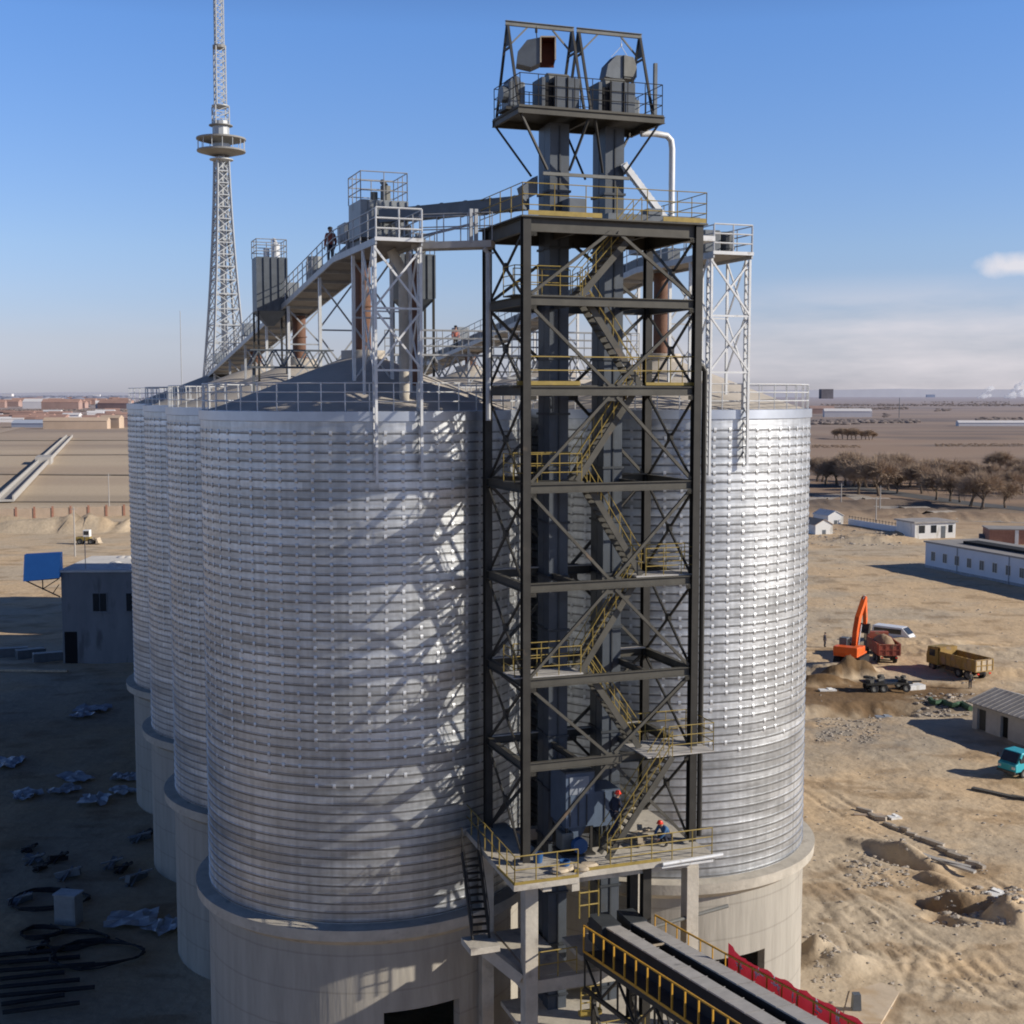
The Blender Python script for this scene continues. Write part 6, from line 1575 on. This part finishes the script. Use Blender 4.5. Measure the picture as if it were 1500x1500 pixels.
for (px, py, sx, sy, h, wm, lab, cat) in ((113, 628, 55, 14, 7, hz_tan, 'long tan barn at the near edge of the left town', 'barn'), (164, 627, 18, 12, 9, hz_tan, 'orange tan house beside the silo edge at the near side of the left town', 'house'), (182, 625, 16, 12, 8, hz_brick, 'reddish house touching the silo edge in the left town', 'house'), (48, 626, 34, 14, 4, hz_blue, 'pale blue roofed shed in the fields before the left town', 'shed'), (12, 585, 60, 40, 34, hz_white, 'white block on the far left skyline', 'building'), (142, 583, 60, 40, 30, hz_white, 'small white block on the skyline above the left town', 'building'),
                                          (1241, 611, 62, 16, 8, hz_white, 'pale green white long shed on the right plain', 'shed'), (1203, 606, 38, 20, 8, hz_brick, 'dark red block on the plain next to the sunlit silo', 'building'), (1464, 624, 80, 10, 3.2, hz_white, 'long white wall like shed at the right edge of the plain', 'shed'), (1247, 581, 60, 40, 40, hz_white, 'small white block on the right skyline', 'building'), (1363, 582, 90, 40, 30, hz_blue, 'bluish white block on the right skyline, middle of the plain', 'building'), (1210, 584, 90, 60, 70, hz_wood, 'dark square block on the right skyline near the silo', 'building')):
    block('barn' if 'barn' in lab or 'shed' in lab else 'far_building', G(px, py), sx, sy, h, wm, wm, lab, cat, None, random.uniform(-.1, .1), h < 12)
# scrub and woods far off: nobody could count them
def scrub(name, rects, dens, hmin, hmax, m):
    mb = MB()
    for (xa, ya, xb, yb) in rects:
        a, b = G(xa, ya), G(xb, yb); n = int(dens * abs(xb - xa))
        for q in range(n):
            s = random.random(); p = G(xa + (xb - xa) * random.random(), ya + (yb - ya) * random.random())
            h = random.uniform(hmin, hmax); r = h * random.uniform(.8, 1.8)
            k = 7; vs = []
            for zf, rf in ((0, .8), (.45, 1), (.85, .5)):
                for i in range(k): an = 6.283 * i / k; rr = r * rf * random.uniform(.7, 1.2); vs.append((p.x + rr * math.cos(an), p.y + rr * math.sin(an), h * .7 * zf * random.uniform(.8, 1.15)))
            mb.add(vs, [(l * k + i, l * k + (i + 1) % k, (l + 1) * k + (i + 1) % k, (l + 1) * k + i) for l in range(2) for i in range(k)] + [tuple(range(2 * k, 3 * k))])
    return tag(mb.build(name, m, fix=False, smooth=True), kind='stuff')
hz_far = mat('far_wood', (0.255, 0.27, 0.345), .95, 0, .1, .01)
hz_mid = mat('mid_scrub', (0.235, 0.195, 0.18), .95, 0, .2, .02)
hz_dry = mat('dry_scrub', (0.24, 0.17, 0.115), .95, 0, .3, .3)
scrub('far_wood', [(1185, 581, 1500, 579.6), (-20, 584, 190, 581.5), (-20, 588, 190, 586)], 2.2, 14, 34, hz_far)
scrub('scrub', [(1245, 620, 1345, 616), (1180, 616, 1260, 622), (1370, 603, 1392, 599), (1430, 622, 1500, 612), (1295, 612, 1302, 606), (1200, 595, 1500, 592), (1190, 600, 1330, 597), (1350, 594, 1480, 588), (0, 603, 186, 600), (0, 596, 186, 590), (20, 612, 186, 608)], 1.8, 1.0, 3.6, hz_mid)
scrub('scrub', [(1190, 656, 1260, 652), (1370, 650, 1500, 654)], 2.2, .2, .7, hz_dry)
# distant hills, steam from the far works
mb = MB(); vs = []
n = 120
for q in range(n + 1):
    x = -12000 + 24000 * q / n; h = 30 + 110 * fbm(np.array([x / 2600.0]), np.array([3.3]), 77, 4)[0] * (1.0 if x > 1500 else .35)
    vs += [(x, 15500, -40), (x, 15500 + 300, h)]
mb.add(vs, [(2 * q, 2 * q + 2, 2 * q + 3, 2 * q + 1) for q in range(n)])
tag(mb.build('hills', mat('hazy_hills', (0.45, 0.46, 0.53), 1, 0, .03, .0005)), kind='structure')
for (px, s, lab) in ((1484, .75, 'tall plume of white steam on the right skyline'), (1440, .45, 'small wisp of white steam on the right skyline')):
    p = G(px, 584); mb = MB(); random.seed(int(px))
    for q in range(12):
        f = q / 11; c = (f * 190 * s + random.uniform(-15, 15) * s, 0, (20 + 150 * (1 - (1 - f) ** 1.6)) * s if q % 2 else (15 + 40 * f) * s); r = (16 + 22 * random.random()) * s * (1 + .3 * f)
        mb.lathe([(0, -r), (r * .7, -r * .7), (r, 0), (r * .7, r * .7), (0, r)], 10, c=c)
    o = mb.build('steam_plume', M['steam'], smooth=True); o.location = (p.x - 60 * s, p.y, 0); tag(o, lab, 'steam', kind=None)

# ------------------------------------------------------------------ shaded yard on the left: scrap and stores
def onv(px, py, dz=0.0):
    p = on(px, py); p.z += dz; return p
for q, (px, py, s, m) in enumerate(((135, 1040, 1.6, 'tarp'), (120, 1050, 1.1, 'tarp'), (10, 1120, 1.5, 'tarp'), (110, 1142, 1.3, 'tarp'), (185, 1142, 1.1, 'tarp'), (95, 1160, 1.1, 'tarp'), (140, 1175, 1.3, 'tarp'), (40, 1165, 1.0, 'tarp'), (195, 1350, 1.4, 'tarp'), (240, 1362, 1.0, 'tarp'), (35, 1170, .8, 'tarp'), (180, 1162, .9, 'tarp'))):
    mb = MB(); n = 7; vs = []
    rn = random.Random(q)
    for j in range(n):
        for i in range(n): vs.append(((i / 3 - 1) * s + rn.uniform(-.12, .12), (j / 3 - 1) * s * .8 + rn.uniform(-.12, .12), .12 + rn.uniform(0, .32)))
    mb.add(vs, [(j * n + i, j * n + i + 1, (j + 1) * n + i + 1, (j + 1) * n + i) for j in range(n - 1) for i in range(n - 1)])
    o = mb.build('plastic_sheet', M[m]); o.location = onv(px, py); o.rotation_euler = (0, 0, q * .8); tag(o, 'crumpled pale plastic sheet lying in the shaded yard', 'sheet', 'plastic sheets in the shaded yard')
for q in range(8):
    a, b = onv(-10 + q * 2, 1400 + q * 13, .12 + .02 * q), onv(95 + (q % 3) * 22, 1392 + q * 12, .12 + .02 * q)
    o = MB().tube(a, b, .12, 8).build('steel_pipe', M['black']); tag(o, 'long dark pipe lying in the stack at the lower left corner', 'pipe', 'pipes stacked at the lower left')
for q, (px, py, r_) in enumerate(((140, 1402, 1.7), (70, 1320, 1.6), (60, 1370, .8), (110, 1380, 1.2))):
    mb = MB(); rn = random.Random(q + 5); pts = []
    for k in range(64): a = k * .42; rr = r_ * (1 + .12 * math.sin(k * 1.3)); pts.append((rr * math.cos(a) * 1.4, rr * math.sin(a), .08 + .0035 * k + rn.uniform(0, .04)))
    mb.pipe(pts, .045, 5); o = mb.build('cable_coil', M['black']); o.location = onv(px, py, .02); tag(o, ['large loose loop of black cable near the pipe stack', 'tangled black cable left of the metal cabinet', 'small cable coil left below the metal cabinet', 'black cable coil just below the metal cabinet'][q], 'cable', 'cable coils in the shaded yard')
t = thing('metal_cabinet', 'grey metal cabinet standing alone in the shaded yard at lower left', 'cabinet', onv(101, 1350), R(-12))
mb = MB(); mb.bb(-.65, .65, -.45, .45, -.05, 1.7); mb.build('cabinet_body', M['grey_box'], t, bevel=.02)
mb = MB(); mb.bb(-.7, .7, -.5, .5, 1.703, 1.78); mb.build('lid', M['tarp'], t)
mb = MB(); mb.bb(-.55, .55, -.475, -.453, .2, 1.55); mb.build('door', M['grey_box'], t)
for q, (px, py) in enumerate(((50, 1262), (85, 1262), (100, 1285), (42, 1245), (165, 1270), (180, 1275), (200, 1290), (215, 1225), (205, 1230), (60, 1275), (30, 1320), (55, 1390))):
    rn = random.Random(q + 40); mb = MB(); s = rn.uniform(.5, 1.2)
    a = rn.uniform(0, 3)
    mb.box((0, 0, s * .22), (s * 1.6, .35, s * .4), a, rn.uniform(-.4, .4), rn.uniform(-.3, .3)); mb.bar((-s, .2, .1), (s, -.3, s * .8), .1); mb.tube((-.3, -s, .12), (.4, s, .3), .1, 7); mb.bar((0, -s, .1), (.2, .3, s * .6), .12)
    o = mb.build('scrap_heap', M['black' if q % 2 else 'slate_box']); o.location = onv(px, py); tag(o, 'tangled dark heap of scrap metal in the shaded yard', 'scrap', 'scrap heaps in the shaded yard', 'stuff')
t = MB(); t.box((0, 0, .1), (9, .5, .25)); o = t.build('timber_baulk', M['grain_debris']); o.location = onv(40, 984); o.rotation_euler = (0, 0, R(-4)); tag(o, 'long pale timber lying before the grey building on the left', 'timber')
for q, (px, py) in enumerate(((20, 960), (70, 968), (45, 962))):
    o = MB().box((0, 0, .5), (3.2, 1.2, 1.0)).build('stacked_crate', M['slate_box'], bevel=.05); o.location = onv(px, py); o.rotation_euler = (0, 0, R(20 + 7 * q)); tag(o, 'dark bulky crate in shade left of the grey building', 'crate', 'dark crates before the grey building')
# ------------------------------------------------------------------ stones, boards and litter on the sunlit ground
protos_st = []
for q in range(5):
    rn = random.Random(q + 70); mb = MB(); k = 7; vs = []
    for zf, rf in ((-.3, .8), (.25, 1), (.6, .55)):
        for i in range(k): an = 6.283 * i / k; rr = rf * rn.uniform(.7, 1.25); vs.append((rr * math.cos(an), rr * math.sin(an), zf * rn.uniform(.7, 1.3)))
    mb.add(vs, [(l * k + i, l * k + (i + 1) % k, (l + 1) * k + (i + 1) % k, (l + 1) * k + i) for l in range(2) for i in range(k)] + [tuple(range(2 * k, 3 * k))])
    protos_st.append(mb)
st = MB(); random.seed(21)
def litter(px0, px1, py0, py1, n, smin, smax):
    for _ in range(n):
        p = on(random.uniform(px0, px1), random.uniform(py0, py1))
        if (p - P0 - U * PITCHS).to_2d().length < 7.6 or p.x < 14: continue
        src = random.choice(protos_st); s = random.uniform(smin, smax) * random.uniform(.4, 1); a = random.uniform(0, 6.28); ca, sa = math.cos(a) * s, math.sin(a) * s
        st.add([(p.x + x * ca - y * sa, p.y + x * sa + y * ca, p.z + z * s * .8) for x, y, z in src.v], src.f)
litter(1180, 1500, 1040, 1500, 380, .03, .16); litter(1195, 1290, 1050, 1090, 260, .06, .22); litter(1180, 1500, 800, 1040, 260, .05, .22); litter(1240, 1330, 1250, 1300, 150, .05, .25); litter(1370, 1500, 1300, 1360, 200, .06, .30); litter(1340, 1425, 1015, 1050, 160, .08, .4); litter(1180, 1330, 775, 800, 200, .1, .5); litter(1190, 1230, 1385, 1440, 90, .05, .2)
tag(st.build('rubble', M['stone'], fix=False), kind='stuff')
for q, (px, py, sx, sy, rz, m, lab) in enumerate(((1275, 1195, 2.3, .3, -5, 'plaster_tan', 'long brown board lying on the sunlit dirt'), (1376, 1268, 5.0, .35, -50, 'pole', 'pale straight beam lying beside the trench'), (1310, 1197, .9, .6, 20, 'white', 'small crumpled white sheet near the trench line'), (1461, 1322, 1.3, .9, 30, 'white', 'white plastic scrap at the dark spoil heap on the right'), (1212, 1012, 1.8, .6, 10, 'white', 'white scrap lying in the wet dug soil'), (1482, 1168, 6, .4, -40, 'drab', 'dark beam lying behind the turquoise truck'), (1295, 1046, 1.6, .7, 0, 'tarp', 'pale flat scrap below the wet soil'))):
    mb = MB(); mb.box((0, 0, .1), (sx, sy, .14), 0, .06, .03); mb.box((sx * .2, sy * .3, .2), (sx * .4, sy * .6, .05), .4, .2, .1)
    o = mb.build('board' if sx > 2 else 'sheet_scrap', M[m]); o.location = onv(px, py); o.rotation_euler = (0, 0, R(rz)); tag(o, lab, 'board' if sx > 2 else 'scrap')
# line of broken kerb stones along the trench
for q in range(16):
    f = q / 15; p = onv(1267 + 170 * f + random.uniform(-2, 2), 1190 + 82 * f + random.uniform(-2, 2), .1)
    o = MB().box((0, 0, 0), (random.uniform(.5, 1.4), .35, .3)).build('kerb_stone', M['stone'], bevel=.03); o.location = p; o.rotation_euler = (random.uniform(-.1, .1), random.uniform(-.1, .1), R(-50 + random.uniform(-20, 20))); tag(o, 'rough stone in the broken line beside the long trench', 'stone', 'broken stones along the trench')
mb = MB(); c = G(1285, 1470)
pts = [G(1232, 1500), G(1245, 1452), G(1290, 1440), G(1320, 1450), G(1290, 1500)]
mb.prism([(p.x, p.y) for p in pts], -.3, .035, 'XY'); tag(mb.build('concrete_pad', mat('dusty_concrete', (.56, .46, .34), .95, 0, .12, .8, .3, 3, dirt=((.48, .36, .23), .5, .5))), kind='structure')
o = MB().prism([(-.22, 0), (.22, 0), (.18, .8), (-.18, .8)], -.18, .18).build('bollard', M['slate_box']); o.location = G(1254, 1480) + Vector((0, 0, .06)); tag(o, 'small dark post on the pale concrete pad at the bottom right', 'post')
t = thing('earth_bank', 'x', 'x'); bpy.data.objects.remove(t)
mb = MB(); pts = [onv(1362 + 60 * k / 14, 1027 + 14 * k / 14 + 2 * math.sin(k), .25) for k in range(15)]; mb.pipe(pts, .28, 6); tag(mb.build('netting_roll', M['green']), 'dark green roll of netting lying left of the shed', 'netting')
